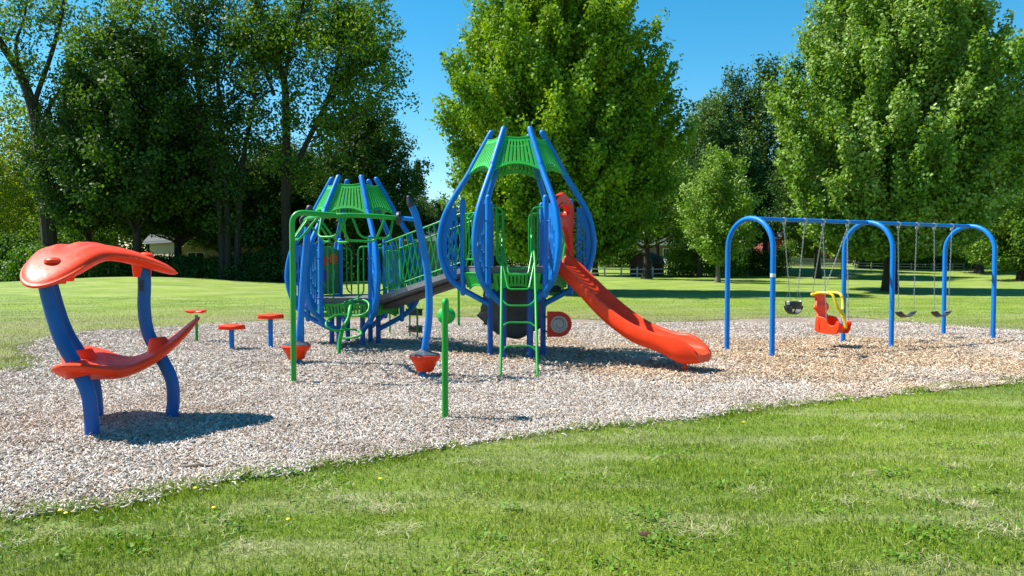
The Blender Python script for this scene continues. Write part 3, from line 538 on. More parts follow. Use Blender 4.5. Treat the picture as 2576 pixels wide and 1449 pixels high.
# conifer between the towers
t = thing('spruce_tree', 'thin wispy conifer on the skyline between the towers', 'tree', (XD(1052, 98), 98, H(XD(1052, 98), 98))); mb = MB(); mb.tube([(0, 0, 0), (0, 0, 14.6)], [.2, .03], 6)
for i in range(110):
    z = 5+9.4*(i/110); a = i*2.4; l = (15.2-z)*.24; mb.tube([(0, 0, z), (math.cos(a)*l, math.sin(a)*l, z-.05+.1*random.random())], [.05, .015], 4)
part2 = mesh_from(mb, 'trunk', Vector((0, 0, 0)), BARK); o = bpy.data.objects.new('trunk', part2); COL.objects.link(o); o.parent = t
cc = np.array([(math.cos(i*2.4)*r_*(15.2-z)*.22, math.sin(i*2.4)*r_*(15.2-z)*.22, z) for i, z in enumerate(np.linspace(4, 14.6, 200)) for r_ in (.4, .8, 1.05)])
o = bpy.data.objects.new('crown', npmesh('crown', leaves(cc, np.tile([[0, 0, 1.]], (len(cc), 1))+rng.normal(0, .1, cc.shape), 8, .18, .1, .2), 4, LF_DARK)); COL.objects.link(o); o.parent = t
# shrubs and hedges
def shrub(name, label, x, y, rx, ry, h, mat, ncl=110, nleaf=55, size=.13, group=None, box=False, cat='bush'):
    z = H(x, y); t = thing(name, label, cat, (x, y, z), group)
    if box: C = np.stack([rng.uniform(-rx, rx, ncl), rng.uniform(-ry, ry, ncl), h*(1-rng.random(ncl)**1.6*.95)], -1)
    else:
        th = rng.uniform(0, 6.283, ncl); u = rng.random(ncl)**.7; r_ = np.sqrt(1-(u*.95)**2)*(1-.35*rng.random(ncl)**2)*lump(th, u, x); C = np.stack([rx*r_*np.cos(th), ry*r_*np.sin(th), h*u*.9+.15], -1)
    D = C*np.array([1/rx, 1/ry, 1/h]); D[:, 2] += .4; D += rng.normal(0, .3, D.shape)
    o = bpy.data.objects.new('foliage', npmesh('foliage', leaves(C, D, nleaf, .2+.05*h, .26+.06*h, size), 4, mat)); COL.objects.link(o); o.parent = t
    mb = MB()
    for i in range(9):
        c = Vector(C[i]); mb.tube(sm([(c.x*.2, c.y*.2, -.1), (c.x*.5, c.y*.5, c.z*.6), c], 3), [.05, .045, .04, .035, .03, .02, .015], 5)
    o = bpy.data.objects.new('stem', mesh_from(mb, 'stem', Vector((0, 0, 0)), BARK)); COL.objects.link(o); o.parent = t; return t
GU = 'bushes along the edge of the left woods'
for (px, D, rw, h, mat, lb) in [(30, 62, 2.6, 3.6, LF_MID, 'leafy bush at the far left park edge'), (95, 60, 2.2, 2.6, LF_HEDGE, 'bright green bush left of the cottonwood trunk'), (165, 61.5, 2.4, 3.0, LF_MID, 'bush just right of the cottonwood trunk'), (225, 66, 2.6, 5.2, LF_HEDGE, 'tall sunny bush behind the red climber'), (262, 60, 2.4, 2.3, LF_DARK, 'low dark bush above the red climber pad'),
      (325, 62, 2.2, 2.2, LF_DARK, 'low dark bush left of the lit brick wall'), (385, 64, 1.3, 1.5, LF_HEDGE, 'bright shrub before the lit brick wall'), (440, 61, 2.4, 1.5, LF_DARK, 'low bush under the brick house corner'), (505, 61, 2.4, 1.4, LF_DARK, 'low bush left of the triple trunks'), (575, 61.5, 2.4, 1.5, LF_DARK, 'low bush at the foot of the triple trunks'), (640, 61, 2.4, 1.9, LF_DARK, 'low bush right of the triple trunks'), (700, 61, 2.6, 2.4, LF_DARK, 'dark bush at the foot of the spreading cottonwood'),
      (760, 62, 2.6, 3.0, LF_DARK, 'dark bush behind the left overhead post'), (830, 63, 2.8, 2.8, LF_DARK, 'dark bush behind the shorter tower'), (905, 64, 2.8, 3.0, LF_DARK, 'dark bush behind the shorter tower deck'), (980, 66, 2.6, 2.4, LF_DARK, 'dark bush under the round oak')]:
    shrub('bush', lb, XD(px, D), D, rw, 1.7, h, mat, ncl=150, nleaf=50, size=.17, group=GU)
shrub('hedge', 'long bright hedge left of the first swing arch', XD(1775, 78), 78, 3.9, 1.2, 2.5, LF_HEDGE, 420, 50, .14, box=True, cat='hedge')
shrub('hedge', 'dark hedge end behind the first swing arch', XD(1915, 79), 79, 2.4, 1.2, 2.2, LF_DARK, 260, 50, .15, box=True, cat='hedge')
shrub('hedge', 'clipped hedge along the rail fence beyond the belt swings', XD(2325, 95), 95, 5.4, 1.0, 1.9, LF_HEDGE, 420, 50, .16, box=True, cat='hedge')
shrub('round_shrub', 'round clipped shrub at the right beyond the last arch', XD(2531, 92), 92, 1.7, 1.4, 1.7, LF_HEDGE, 150, 50, .15)
shrub('bush', 'loose bush right of the cedar screen', XD(1555, 98), 98, 2.6, 1.6, 3.2, LF_MID, 220, 50, .18)
shrub('bush', 'bush left of the stout tree through the last arch', XD(2440, 97), 97, 2.2, 1.5, 3.2, LF_MID, 150, 50, .18)
shrub('bush', 'bush behind the grey picket fence', XD(2010, 104), 104, 2.6, 1.6, 3.8, LF_MID, 200, 50, .2)
shrub('bush', 'bush filling the middle swing arch', XD(2205, 98), 98, 3.0, 1.5, 3.4, LF_MID, 200, 50, .2)
shrub('bush', 'dark bushes under the central maple', XD(1440, 102), 102, 3.2, 1.5, 2.6, LF_DARK, 160, 50, .2)
shrub('bush', 'dark bush seen through the taller tower', XD(1300, 98), 98, 4.5, 1.6, 4.6, LF_DARK, 260, 50, .22)
shrub('bush', 'dark bush behind the sloping ramp rails', XD(1130, 92), 92, 4.0, 1.6, 3.8, LF_DARK, 240, 50, .22)

# ------------------------------------------------------------------ houses, shed, fences
def house(name, label, x0, x1, y, depth, wallh, roofh, wm, rm, wins=(), z=None, over=.5, ang=0):
    cx = (x0+x1)/2; z = H(cx, y) if z is None else z; t = thing(name, label, 'house', (cx, y, z)); hw = (x1-x0)/2
    o = MB(); o.box((0, depth/2, wallh/2-.3), (2*hw, depth, wallh+.6)); wl = bpy.data.objects.new('wall', mesh_from(o, 'wall', Vector(), wm, False)); COL.objects.link(wl); wl.parent = t
    r_ = MB(); a, b = hw+over, -over; c = depth+over; e = wallh+.3
    V = [(-a, b, wallh), (a, b, wallh), (a, c, wallh), (-a, c, wallh), (-a, b, e), (a, b, e), (a, c, e), (-a, c, e), (-a*.93, depth/2, e+roofh), (a*.93, depth/2, e+roofh)]
    r_.add(V, [(0, 3, 2, 1), (0, 1, 5, 4), (1, 2, 6, 5), (2, 3, 7, 6), (3, 0, 4, 7), (4, 5, 9, 8), (6, 7, 8, 9), (5, 6, 9), (7, 4, 8)])
    rf = bpy.data.objects.new('roof', mesh_from(r_, 'roof', Vector(), rm, False)); COL.objects.link(rf); rf.parent = t
    fm = MB(); fm.box((0, b-.03, wallh+.14), (2*a, .05, .26)); f_ = bpy.data.objects.new('gutter', mesh_from(fm, 'gutter', Vector(), WHITEP, False)); COL.objects.link(f_); f_.parent = rf
    for (u, zc, w_, h_) in wins:
        wb = MB()
        for s_ in (-1, 1): wb.box((u+s_*(w_/2), -.03, zc), (.10, .08, h_+.1)); 
        for s_ in (-1, 1): wb.box((u, -.03, zc+s_*h_/2), (w_-.1, .08, .10))
        wb.box((u, -.03, zc), (.06, .07, h_-.1))
        wf = bpy.data.objects.new('window', mesh_from(wb, 'window', Vector(), WHITEP, False)); COL.objects.link(wf); wf.parent = t
        pb = MB(); pb.box((u, -.012, zc), (w_-.1, .02, h_-.1)); pn = bpy.data.objects.new('pane', mesh_from(pb, 'pane', Vector(), GLASS, False)); COL.objects.link(pn); pn.parent = wf
    return t
h1 = house('brick_house', 'beige brick house with downspout behind the left woods', XD(443, 72), XD(790, 72), 77, 9, 3.6, 1.9, BRICK, SHING, [(-4.6, 1.9, 1.6, 1.5), (2.5, 1.9, 1.4, 1.2)])
h1.rotation_euler = (0, 0, R(40)); h1.location = (-28.07, 78.5, h1.location.z)
dsp = MB(); dsp.box((-(XD(790, 72)-XD(443, 72))/2+.15, -.1, 1.7), (.14, .12, 3.5)); o = bpy.data.objects.new('downspout', mesh_from(dsp, 'downspout', Vector(), WHITEP, False)); COL.objects.link(o); o.parent = h1
house('grey_house', 'pale house with dark roof at the far left behind the trees', XD(-60, 92), XD(165, 92), 92, 9, 3.4, 2.8, BRICK, SHING, [(1, 1.8, 1.6, 1.2)])
house('blue_grey_house', 'blue grey sided house behind the shorter tower', XD(845, 88), XD(1115, 88), 88, 9, 4.0, 2.6, SIDING, SHINGB, [(-3, 2.2, 1.6, 1.4), (2.0, 2.2, 1.2, 1.2)])
house('ranch_house', 'low ranch house with grey roof behind the dark red shed', XD(1420, 112), XD(1720, 112), 112, 9, 2.7, 1.7, BROWN, SHING, [(2, 1.5, 1.6, 1.2), (6.2, 1.5, .9, 1.4), (-4, 1.5, 1.8, 1.4)])
rh = house('red_house', 'red brown house with raised deck beyond the bucket swing', XD(1930, 114), XD(2145, 114), 114, 9, 3.6, 1.5, REDB, SHINGB, [(-2, 2.2, 1.4, 1.2), (3, 2.2, 1.6, 1.3)])
house('low_house', 'low house with pale blue grey roof beyond the belt swings', XD(2215, 122), XD(2470, 122), 122, 9, 2.8, 2.0, BROWN, SHING, [(4.8, 1.5, 2.0, 1.2), (0, 1.5, 1.4, 1.1)])
dk = thing('wooden_deck', 'red stained deck with baluster railing in front of the red house', 'deck', (XD(2000, 110), 110, H(XD(2000, 110), 110))); O = org(dk)
mb = MB(); mb.box(O+Vector((0, 0, 1.2)), (9, 2.5, .15)); part('floor', mb, REDDECK, dk, smooth=False)
mb = MB(); mb.box(O+Vector((0, -1.2, 2.1)), (9, .1, .1))
for i in range(46): mb.box(O+Vector((-4.4+i*.195, -1.2, 1.66)), (.05, .05, .78))
part('railing', mb, REDDECK, dk, smooth=False)
for i in range(4):
    mb = MB(); mb.box(O+Vector((-4.3+i*2.86, -1.1, .5)), (.14, .14, 1.25)); part('post', mb, DWOOD, dk, smooth=False)
# shed
sx_, sy_ = XD(1619, 81), 81; t = thing('garden_shed', 'dark red gambrel roofed shed behind the white rail fence', 'shed', (sx_, sy_, H(sx_, sy_))); O = org(t)
mb = MB(); prof = [(-1.25, 0), (1.25, 0), (1.25, 1.35), (.85, 2.05), (0, 2.45), (-.85, 2.05), (-1.25, 1.35)]; ca = R(-35); ux, uy = math.cos(ca), math.sin(ca); vx, vy = -uy, ux
def sp(u, v, z): return O+Vector((u*ux+v*vx+.4, u*uy+v*vy, z-.1))
mb.loft([[sp(u, v, z) for u, z in prof] for v in (-1.5, 1.5)]); part('wall', mb, BARN, t, smooth=False)
mb = MB(); rp_ = [(1.36, 1.28), (.9, 2.1), (0, 2.53), (-.9, 2.1), (-1.36, 1.28), (-1.38, 1.36), (-.93, 2.17), (0, 2.61), (.93, 2.17), (1.38, 1.36)]; mb.loft([[sp(u, v, z) for u, z in rp_] for v in (-1.6, 1.6)]); part('roof', mb, SHINGB, t, smooth=False)
mb = MB(); mb.box(sp(0, -1.53, .95), (1.1, .05, 1.7), ca); part('door', mb, DWOOD, t, smooth=False)
for u_ in (-1.25, 1.25):
    mb = MB(); mb.box(sp(u_, -1.55, .68), (.08, .06, 1.35), ca); part('corner_board', mb, GREYW, t, smooth=False)
# fences
def rail_fence(name, label, pts, D, mat, h, rails, pw, rh_, cat='fence', mats=None):
    P = [Vector((XD(px, D), D, 0)) for px in pts]; P = [Vector((p.x, p.y, H(p.x, p.y))) for p in P]; t = thing(name, label, cat, P[0]); 
    for i, p in enumerate(P):
        mb = MB(); mb.box(p+Vector((0, 0, h/2)), (pw, pw, h+.1), bev=.02); mb.box(p+Vector((0, 0, h+.06)), (pw*1.15, pw*1.15, .04)); part('post', mb, mat, t, smooth=False)
    for i in range(len(P)-1):
        for z in rails:
            a, b = P[i]+Vector((pw/2, 0, z)), P[i+1]+Vector((-pw/2, 0, z)); mb = MB(); mb.box((a+b)/2, ((b-a).length, .04, rh_), Matrix.Rotation(-math.atan2(b.z-a.z, (b-a).length), 3, 'Y')); part('rail', mb, mat, t, smooth=False)
    return t
rail_fence('rail_fence', 'white two rail fence in front of the dark red shed', [1360, 1400, 1441, 1481, 1521, 1563, 1603, 1642, 1682, 1699], 79, WHITEF, .95, (.32, .78), .16, .13)
rail_fence('rail_fence', 'thin grey three rail fence below the clipped hedge', [2150, 2192, 2242, 2292, 2344, 2396, 2424], 91, GREYW, .85, (.15, .48, .8), .10, .07)
t = thing('picket_fence', 'grey green picket fence beyond the yellow swing seat', 'fence', (XD(1970, 96), 96, H(XD(1970, 96), 96))); O = org(t)
mb = MB(); x = XD(1970, 96)
while x < XD(2116, 96): mb.box((x, 96, H(x, 96)+.55), (.09, .03, 1.1)); x += .15
part('pickets', mb, GREYW, t, smooth=False)
mb = MB(); xa, xb = XD(1970, 96), XD(2116, 96)
for z in (.25, .9): mb.box(((xa+xb)/2, 96.04, O.z+z), (xb-xa, .04, .08))
part('rail', mb, GREYW, t, smooth=False)
# cedar screen, teal chairs, white barrel
cx0, cy0 = XD(1503, 106), 106; zb = H(cx0, cy0); t = thing('privacy_screen', 'cedar board screen with three dark hanging ornaments', 'screen', (cx0, cy0, zb)); O = org(t)
mb = MB(); 
for i in range(9): mb.box(O+Vector((-1.0+i*.25, 0, 1.05)), (.235, .06, 2.1))
part('board', mb, WOOD, t, smooth=False)
for u, k in ((-.62, 0), (0, 1), (.62, 5)):
    mb = MB(); n = 10 if k == 5 else 16
    ol = [(math.sin(2*math.pi*i/n)*((.22 if i % 2 == 0 else .09) if k == 5 else .17), math.cos(2*math.pi*i/n)*((.22 if i % 2 == 0 else .09) if k == 5 else (.17 if k == 0 else .34))) for i in range(n)]
    mb.plate(ol, [], .04, lambda a, b, c, u=u: O+Vector((u+a, -.06+c, 1.55+b))); part('ornament', mb, DWOOD, t, smooth=False)
def adirondack(label, x, y, rot):
    z = H(x, y); t = thing('garden_chair', label, 'chair', (x, y, z), 'teal chairs by the cedar screen'); M = Matrix.Rotation(rot, 3, 'Z'); O = org(t)
    f = lambda *a: O+M@Vector(a)
    mb = MB(); 
    for i in range(4): mb.box(f(-.21+i*.14, 0, .36), (.12, .5, .03), M)
    part('seat', mb, TEAL, t, smooth=False)
    mb = MB(); Mb = M@Matrix.Rotation(R(-18), 3, 'X')
    for i in range(5): mb.box(f(-.24+i*.12, .34, .75), (.10, .03, .85-.06*abs(i-2)), Mb)
    part('backrest', mb, TEAL, t, smooth=False)
    for s_ in (-1, 1):
        mb = MB(); mb.box(f(s_*.33, 0, .58), (.12, .6, .03), M); part('armrest', mb, TEAL, t, smooth=False)
        for v in (-.25, .25):
            mb = MB(); mb.box(f(s_*.31, v, .28), (.06, .08, .57), M); part('leg', mb, TEAL, t, smooth=False)
adirondack('teal slatted garden chair nearer the middle of the cedar screen', XD(1510, 104.5), 104.5, R(35)); adirondack('teal slatted garden chair left of the cedar screen', XD(1496, 104.8), 104.8, R(-20))
t = thing('garden_table', 'small pale side table left of the teal chairs', 'table', (XD(1486, 104), 104, H(XD(1486, 104), 104))); O = org(t)
mb = MB(); mb.box(O+Vector((0, 0, .45)), (.7, .5, .05), bev=.01); part('table_top', mb, WHITEP, t)
for a in (-1, 1):
    for b in (-1, 1): mb = MB(); mb.tube([O+Vector((a*.3, b*.2, 0)), O+Vector((a*.3, b*.2, .43))], .02, 6); part('leg', mb, WHITEP, t)
t = thing('rain_barrel', 'pale barrel between the shed and the long hedge', 'barrel', (XD(1676, 100), 100, H(XD(1676, 100), 100))); part('barrel', MB().lathe([(.28, 0), (.33, .1), (.37, .45), (.34, .85), (.30, .95)], org(t)), WHITEP, t)
# picnic bench beyond the ramp
t = thing('park_bench', 'dark backless bench with two planks on the lawn beyond the ramp', 'bench', (XD(1075, 35.7), 35.7, H(XD(1075, 35.7), 35.7))); O = org(t)
for y_, z_ in ((0, .36), (.35, .56)):
    mb = MB(); mb.box(O+Vector((-.3, y_, z_)), (1.7, .22, .05), bev=.01); part('plank', mb, DWOOD, t)
for x_ in (-.95, .25):
    mb = MB(); mb.tube([O+Vector((x_, .1, -.05)), O+Vector((x_, .1, .34))], .035, 8); mb.tube([O+Vector((x_, .1, .3)), O+Vector((x_, .35, .53))], .03, 8); part('leg', mb, DWOOD, t)

# ------------------------------------------------------------------ play structure
CB = Vector((.08, 13.1, 0)); CS = Vector((-3.11, 14.93, -.60))
PS = thing('play_structure', 'two blue onion shaped towers with green slatted roofs, joined by a ramp, with orange slide', 'play structure', (-1.2, 13.6, 0))
PR = [(.44, 3.86), (.75, 3.30), (.815, 3.17), (1.13, 2.665), (1.27, 2.36), (1.335, 2.0), (1.30, 1.69), (1.18, 1.385), (.98, 1.19), (.74, 1.05), (.46, .90)]
PZ = sorted([(z, r_) for r_, z in PR]); prof_r = lambda z: float(np.interp(z, [a for a, b in PZ], [b for a, b in PZ]))
def slot(u, v0, v1, w_, du=0):                        # stadium hole, du = shift of the far end
    o = []; n = 5; w2 = w_/2
    for k in range(n+1): a = math.pi*k/n; o.append((u+du+w2*math.cos(a), v1+w2*math.sin(a)))
    for k in range(n+1): a = math.pi+math.pi*k/n; o.append((u+w2*math.cos(a), v0+w2*math.sin(a)))
    return o[::-1]
ZERO = Vector((0, 0, 0))
# shared meshes, in tower coordinates
pipe_pts = sm([(r_, 0, z) for r_, z in PR], 7)
me_pipe = mesh_from(MB().tube(pipe_pts, .049, 18, 'round'), 'arch_pipe', ZERO, BLUE)
def post_mesh(z0, z1, r_=.049): return MB().tube([(0, 0, z0), (0, 0, z1)], r_, 18, 'round')
me_dpost = mesh_from(post_mesh(1.10, 2.68).tube([(0, 0, 1.24), (0, 0, 1.25)], .051, 18), 'deck_post', ZERO, BLUE)
# fin panel
zz = [1.36+i*.06 for i in range(21)]; outer = [(prof_r(z)-.035, z) for z in zz if prof_r(z)-.035 > 1.06]
outl = [(1.04, outer[0][1]-.02)] + outer + [(1.04, outer[-1][1]+.02)]
hl = []
for c, (r_, zs) in enumerate([(1.085, [(1.50, 1.72), (1.80, 2.02), (2.10, 2.34)]), (1.14, [(1.58, 1.76), (1.84, 2.0), (2.08, 2.22)]), (1.195, [(1.66, 1.86), (1.94, 2.14)])]):
    for a, b in zs: hl.append(slot(r_, a, b, .028))
mbf = MB().plate(outl, hl, .022, lambda u, v, w_: (u, w_, v), .003)
for z in (1.55, 2.30): mbf.tube([(.94, 0, z), (1.06, 0, z)], .012, 8, 'round')
me_fin = mesh_from(mbf, 'fin_panel', ZERO, BLUEP)
c30 = math.cos(R(30))
def trap_panel(z1, r1, z0, r0, topdip, arch, nslots, sv0, sv1, inset, rim=.012, slw=.028):
    A1, A0 = r1*c30, r0*c30; Lr = math.hypot(z1-z0, A1-A0); h1, h0 = r1*.5-inset, r0*.5-inset
    def fn(u, v, w_): t = v/Lr; a = A0+(A1-A0)*t; nx, nz = (z1-z0)/Lr, -(A1-A0)/Lr; return (a+w_*nx, u, z0+(z1-z0)*t+w_*nz)
    hw = lambda v: h0+(h1-h0)*v/Lr
    n = 14; bot = [(-h0+2*h0*i/n, arch*(1-(2*i/n-1)**2)) for i in range(n+1)]; top = [(h1-2*h1*i/n, Lr-topdip*(1-(2*i/n-1)**2)) for i in range(n+1)]
    holes = []
    for i in range(nslots):
        f = (i+.5)/nslots*2-1; v0 = sv0*Lr+arch*(1-f*f)*.85; v1 = sv1*Lr-topdip*(1-f*f)*.5; f *= .90
        holes.append(slot(f*hw(v0), v0, v1, slw, f*hw(v1)-f*hw(v0)))
    m_ = MB().plate(bot+top, holes, .02, fn, .003)
    m_.tube([fn(u, v, .008) for u, v in bot], rim, 8, 'round'); m_.tube([fn(u, v, .008) for u, v in top], rim, 8, 'round')
    for s_ in (-1, 1): m_.tube([fn(s_*hw(.03), .03, .008), fn(s_*hw(Lr-.02), Lr-.02, .008)], rim*.7, 8)
    return m_
me_roof = mesh_from(trap_panel(3.73, prof_r(3.73), 3.13, prof_r(3.13), .035, .13, 9, .12, .86, .03), 'roof_panel', ZERO, GREENP)
mbk = trap_panel(1.45, .93, 1.17, .84, .0, .09, 11, .16, .84, .075, .012, .026)
for s_ in (-1, 1): mbk.box((.735, s_*.40, 1.24), (.02, .09, .09))
me_skirt = mesh_from(mbk, 'skirt_panel', ZERO, GREENP)
hexv = [(.90*math.cos(R(60*k)), .90*math.sin(R(60*k))) for k in range(6)]
mbd = MB().loft([[(x*1.0, y*1.0, 1.455) for x, y in hexv], [(x, y, 1.555) for x, y in hexv]])
for k in range(6):
    a, b = Vector((*hexv[k], 0)), Vector((*hexv[(k+1) % 6], 0)); mbd.tube([a.lerp(b, .06)+Vector((0, 0, 1.558)), a.lerp(b, .94)+Vector((0, 0, 1.558))], .01, 6)
me_bolt = mesh_from(MB().lathe([(.016, 0), (.015, .008), (.008, .014), (.001, .015)], (0, 0, 0), 10, Matrix.Rotation(R(90), 3, 'Y')), 'bolt', ZERO, ZINC)
me_deck = mesh_from(mbd, 'deck', ZERO, DECK)
for C in (CB, CS):
    big = C is CB
    gp = mesh_from(post_mesh(-.1-C.z, 1.44, .049), 'ground_post', ZERO, BLUED)
    for k in range(6):
        a = R(60*k); d = Vector((math.cos(a), math.sin(a), 0))
        put('arch_pipe', me_pipe, PS, C, a); put('ground_post', gp, PS, C+d*.46, a); put('deck_post', me_dpost, PS, C+d*.93, a); put('fin_panel', me_fin, PS, C, a)
        for z_ in (1.55, 2.30): put('bolt', me_bolt, PS, C+d*.93+Vector((math.cos(a-1.57), math.sin(a-1.57), 0))*.047+Vector((0, 0, z_)), a-1.57)
        put('roof_panel', me_roof, PS, C, a+R(30)); put('skirt_panel', me_skirt, PS, C, a+R(30))
    put('deck', me_deck, PS, C)
def face(C, deg):                                      # frame on a tower face: u along, n outwards
    a = R(deg); n = Vector((math.cos(a), math.sin(a), 0)); u = Vector((-n.y, n.x, 0)); O = C+n*(.93*c30)
    return lambda uu, nn, z: O+u*uu+n*nn+Vector((0, 0, z))
def loops(C, deg, nm='grab_loop'):                     # pair of green hand loops in an opening
    f = face(C, deg)
    for s_ in (-1, 1):
        mb = MB(); o_, i_ = s_*.385, s_*.235
        mb.tube(fillet([f(s_*.44, 0, 2.52), f(i_, 0, 2.52), f(i_, 0, 1.62)], .1), .017, 10); mb.tube(fillet([f(i_+s_*.10, 0, 2.52), f(i_+s_*.10, 0, 1.68), f(i_+s_*.04, 0, 1.60), f(i_, 0, 1.60), f(i_, 0, 1.50)], .05), .015, 10)
        part(nm, mb, GREEN, PS)
for C, dg in ((CB, 270), (CS, 270), (CB, 90), (CS, 90)): loops(C, dg)
# barrier of vertical bars, front left of the tall tower
f = face(CB, 210); mb = MB(); mb.tube(fillet([f(-.42, 0, 2.46), f(.42, 0, 2.46), f(.42, 0, 1.68), f(-.42, 0, 1.68), f(-.42, 0, 2.46)], .08), .015, 10)
for i in range(7): mb.tube([f(-.33+i*.11, 0, 1.69), f(-.33+i*.11, 0, 2.45)], .011, 8)
part('barrier', mb, GREEN, PS)
mb = MB(); fo = f(-.02, .02, 2.36); dv = (Vector((-.55, -.45, .55))).normalized(); Mx = dv.to_track_quat('Z', 'Y').to_matrix(); mb.lathe([(.03, -.16), (.032, -.02), (.06, .06), (.075, .09), (.066, .09), (.045, .04), (.01, -.02)], fo, 20, Mx); mb.tube(fillet([fo-dv*.14, fo-dv*.2, f(-.02, 0, 2.1), f(-.02, 0, 1.7)], .06), .02, 10); part('talk_tube', mb, GREEN, PS)
# back right panel of tall tower (magenta and green)
f = face(CB, 30); mb = MB(); mb.plate([(-.42, 1.62), (.42, 1.62), (.42, 2.5), (-.42, 2.5)], [], .025, lambda u, v, w_: f(u, w_, v), .004); pn = part('activity_panel', mb, PINK, PS)
mb = MB(); mb.plate([(-.38, 1.66), (.10, 1.66), (.10, 2.2), (-.38, 2.2)], [], .02, lambda u, v, w_: f(u, -.03+w_, v), .002); part('panel_insert', mb, GREENP, pn)
# flower panel of the low tower
f = face(CS, 150); mb = MB(); mb.plate([(-.42, 1.58), (.42, 1.58), (.42, 2.48)] + [(.42-.84*i/8, 2.48+.05*math.sin(math.pi*i/8)) for i in range(1, 8)] + [(-.42, 2.48)], [], .025, lambda u, v, w_: f(u, w_, v), .004); pn = part('flower_panel', mb, paint('deep_green_panel', (.006, .13, .03), .4), PS)
def flower(u0, v0, r_, mat, k, np_=9, off=-.022):
    ol = []
    for i in range(np_*8):
        a = 2*math.pi*i/(np_*8); rr = r_*(.72+.28*abs(math.cos(a*np_/2))); ol.append((u0+rr*math.cos(a), v0+rr*math.sin(a)))
    mb = MB().plate(ol, [], .012, lambda u, v, w_: f(u, off+w_, v)); fl = part('flower', mb, mat, pn)
    return fl
# in this face's frame +u runs towards the left vertex
flower(-.22, 2.30, .125, ORANGE, 0); flower(.0, 2.26, .10, REDP, 1); flower(.05, 1.96, .13, PURP, 2); flower(.28, 2.2, .11, ORANGE, 3)
mb = MB(); mb.tube(sm([f(-.22, -.02, 2.18), f(-.27, -.02, 2.0), f(-.24, -.02, 1.85), f(-.16, -.02, 1.68)], 6), .006, 6); mb.tube(sm([f(.05, -.02, 1.83), f(.0, -.02, 1.74), f(-.06, -.02, 1.72), f(-.05, -.02, 1.78), f(-.0, -.02, 1.75)], 5), .005, 6)
mb.tube(sm([f(-.25, -.02, 1.92), f(-.18, -.02, 1.98), f(-.16, -.02, 1.92), f(-.19, -.02, 1.86), f(-.25, -.02, 1.88)], 5), .005, 6); part('flower_stem', mb, paint('mint_lines', (.25, .55, .35), .5), pn)
# barriers on remaining faces of the low tower
f = face(CS, 30); mb = MB(); mb.tube(fillet([f(-.42, 0, 2.46), f(.42, 0, 2.46), f(.42, 0, 1.68), f(-.42, 0, 1.68), f(-.42, 0, 2.46)], .08), .015, 10)
for i in range(7): mb.tube([f(-.33+i*.11, 0, 1.69), f(-.33+i*.11, 0, 2.45)], .011, 8)
part('barrier', mb, GREEN, PS)
f = face(CS, 210); mb = MB(); mb.tube(fillet([f(-.42, 0, 2.46), f(.42, 0, 2.46), f(.42, 0, 1.68), f(-.42, 0, 1.68), f(-.42, 0, 2.46)], .08), .013, 10)
for i in range(4): mb.tube([f(-.25+i*.17, 0, 1.69), f(-.25+i*.17, 0, 2.45)], .010, 8)
part('barrier', mb, GREEN, PS)
# ramp
A = face(CS, 330)(0, 0, 1.52); B = face(CB, 150)(0, 0, 1.52); dr = (B-A); ru = Vector((dr.y, -dr.x, 0)).normalized()   # ru: towards camera side
mb = MB(); hwid = .40
def slab(off0, off1, w_, m_):
    r0 = [A+ru*s_*w_+Vector((0, 0, z)) for s_, z in ((-1, off0), (1, off0), (1, off1), (-1, off1))]; r1 = [p+dr for p in r0]; m_.loft([r0, r1])
slab(-.10, .0, hwid, mb); ramp_o = part('ramp', mb, DECK, PS, smooth=False)
mb = MB()
for s_ in (-1, 1):
    r0 = [A+ru*s_*(hwid+.02)+ru*q+Vector((0, 0, z)) for q, z in ((-.02, -.06), (.02, -.06), (.02, .035), (-.02, .035))]; mb.loft([r0, [p+dr for p in r0]])
part('kerb', mb, paint('ramp_kerb_grey', (.22, .225, .235), .5, .25), ramp_o, smooth=False)
mb = MB(); r0 = [A+ru*s_*.16+Vector((0, 0, z))+dr*.02 for s_, z in ((-1, -.2), (1, -.2), (1, -.12), (-1, -.12))]; mb.loft([r0, [p+dr*.96 for p in r0]]); part('beam', mb, ROCK, ramp_o, smooth=False)
for s_ in (-1, 1):
    o_ = ru*s_*(hwid+.01); mb = MB(); top = .98; bt = .13; mid = .62
    q = lambda t, h: A+o_+dr*t+Vector((0, 0, h))
    mb.tube([q(0, top), q(1, top)], .017, 10, 'round'); mb.tube([q(0, bt), q(1, bt)], .015, 10, 'round'); mb.tube([q(0.02, bt), q(.0, top)], .015, 8); mb.tube([q(1, bt), q(1, top)], .015, 8)
    n = 17
    for i in range(n):
        t0 = (i+.5)/n; k_ = .055 if s_ > 0 else -.055; mb.tube([q(min(1, max(0, t0-k_)), top), q(min(1, max(0, t0+k_)), .03)], .013, 7)
    part('railing', mb, GREEN, ramp_o)
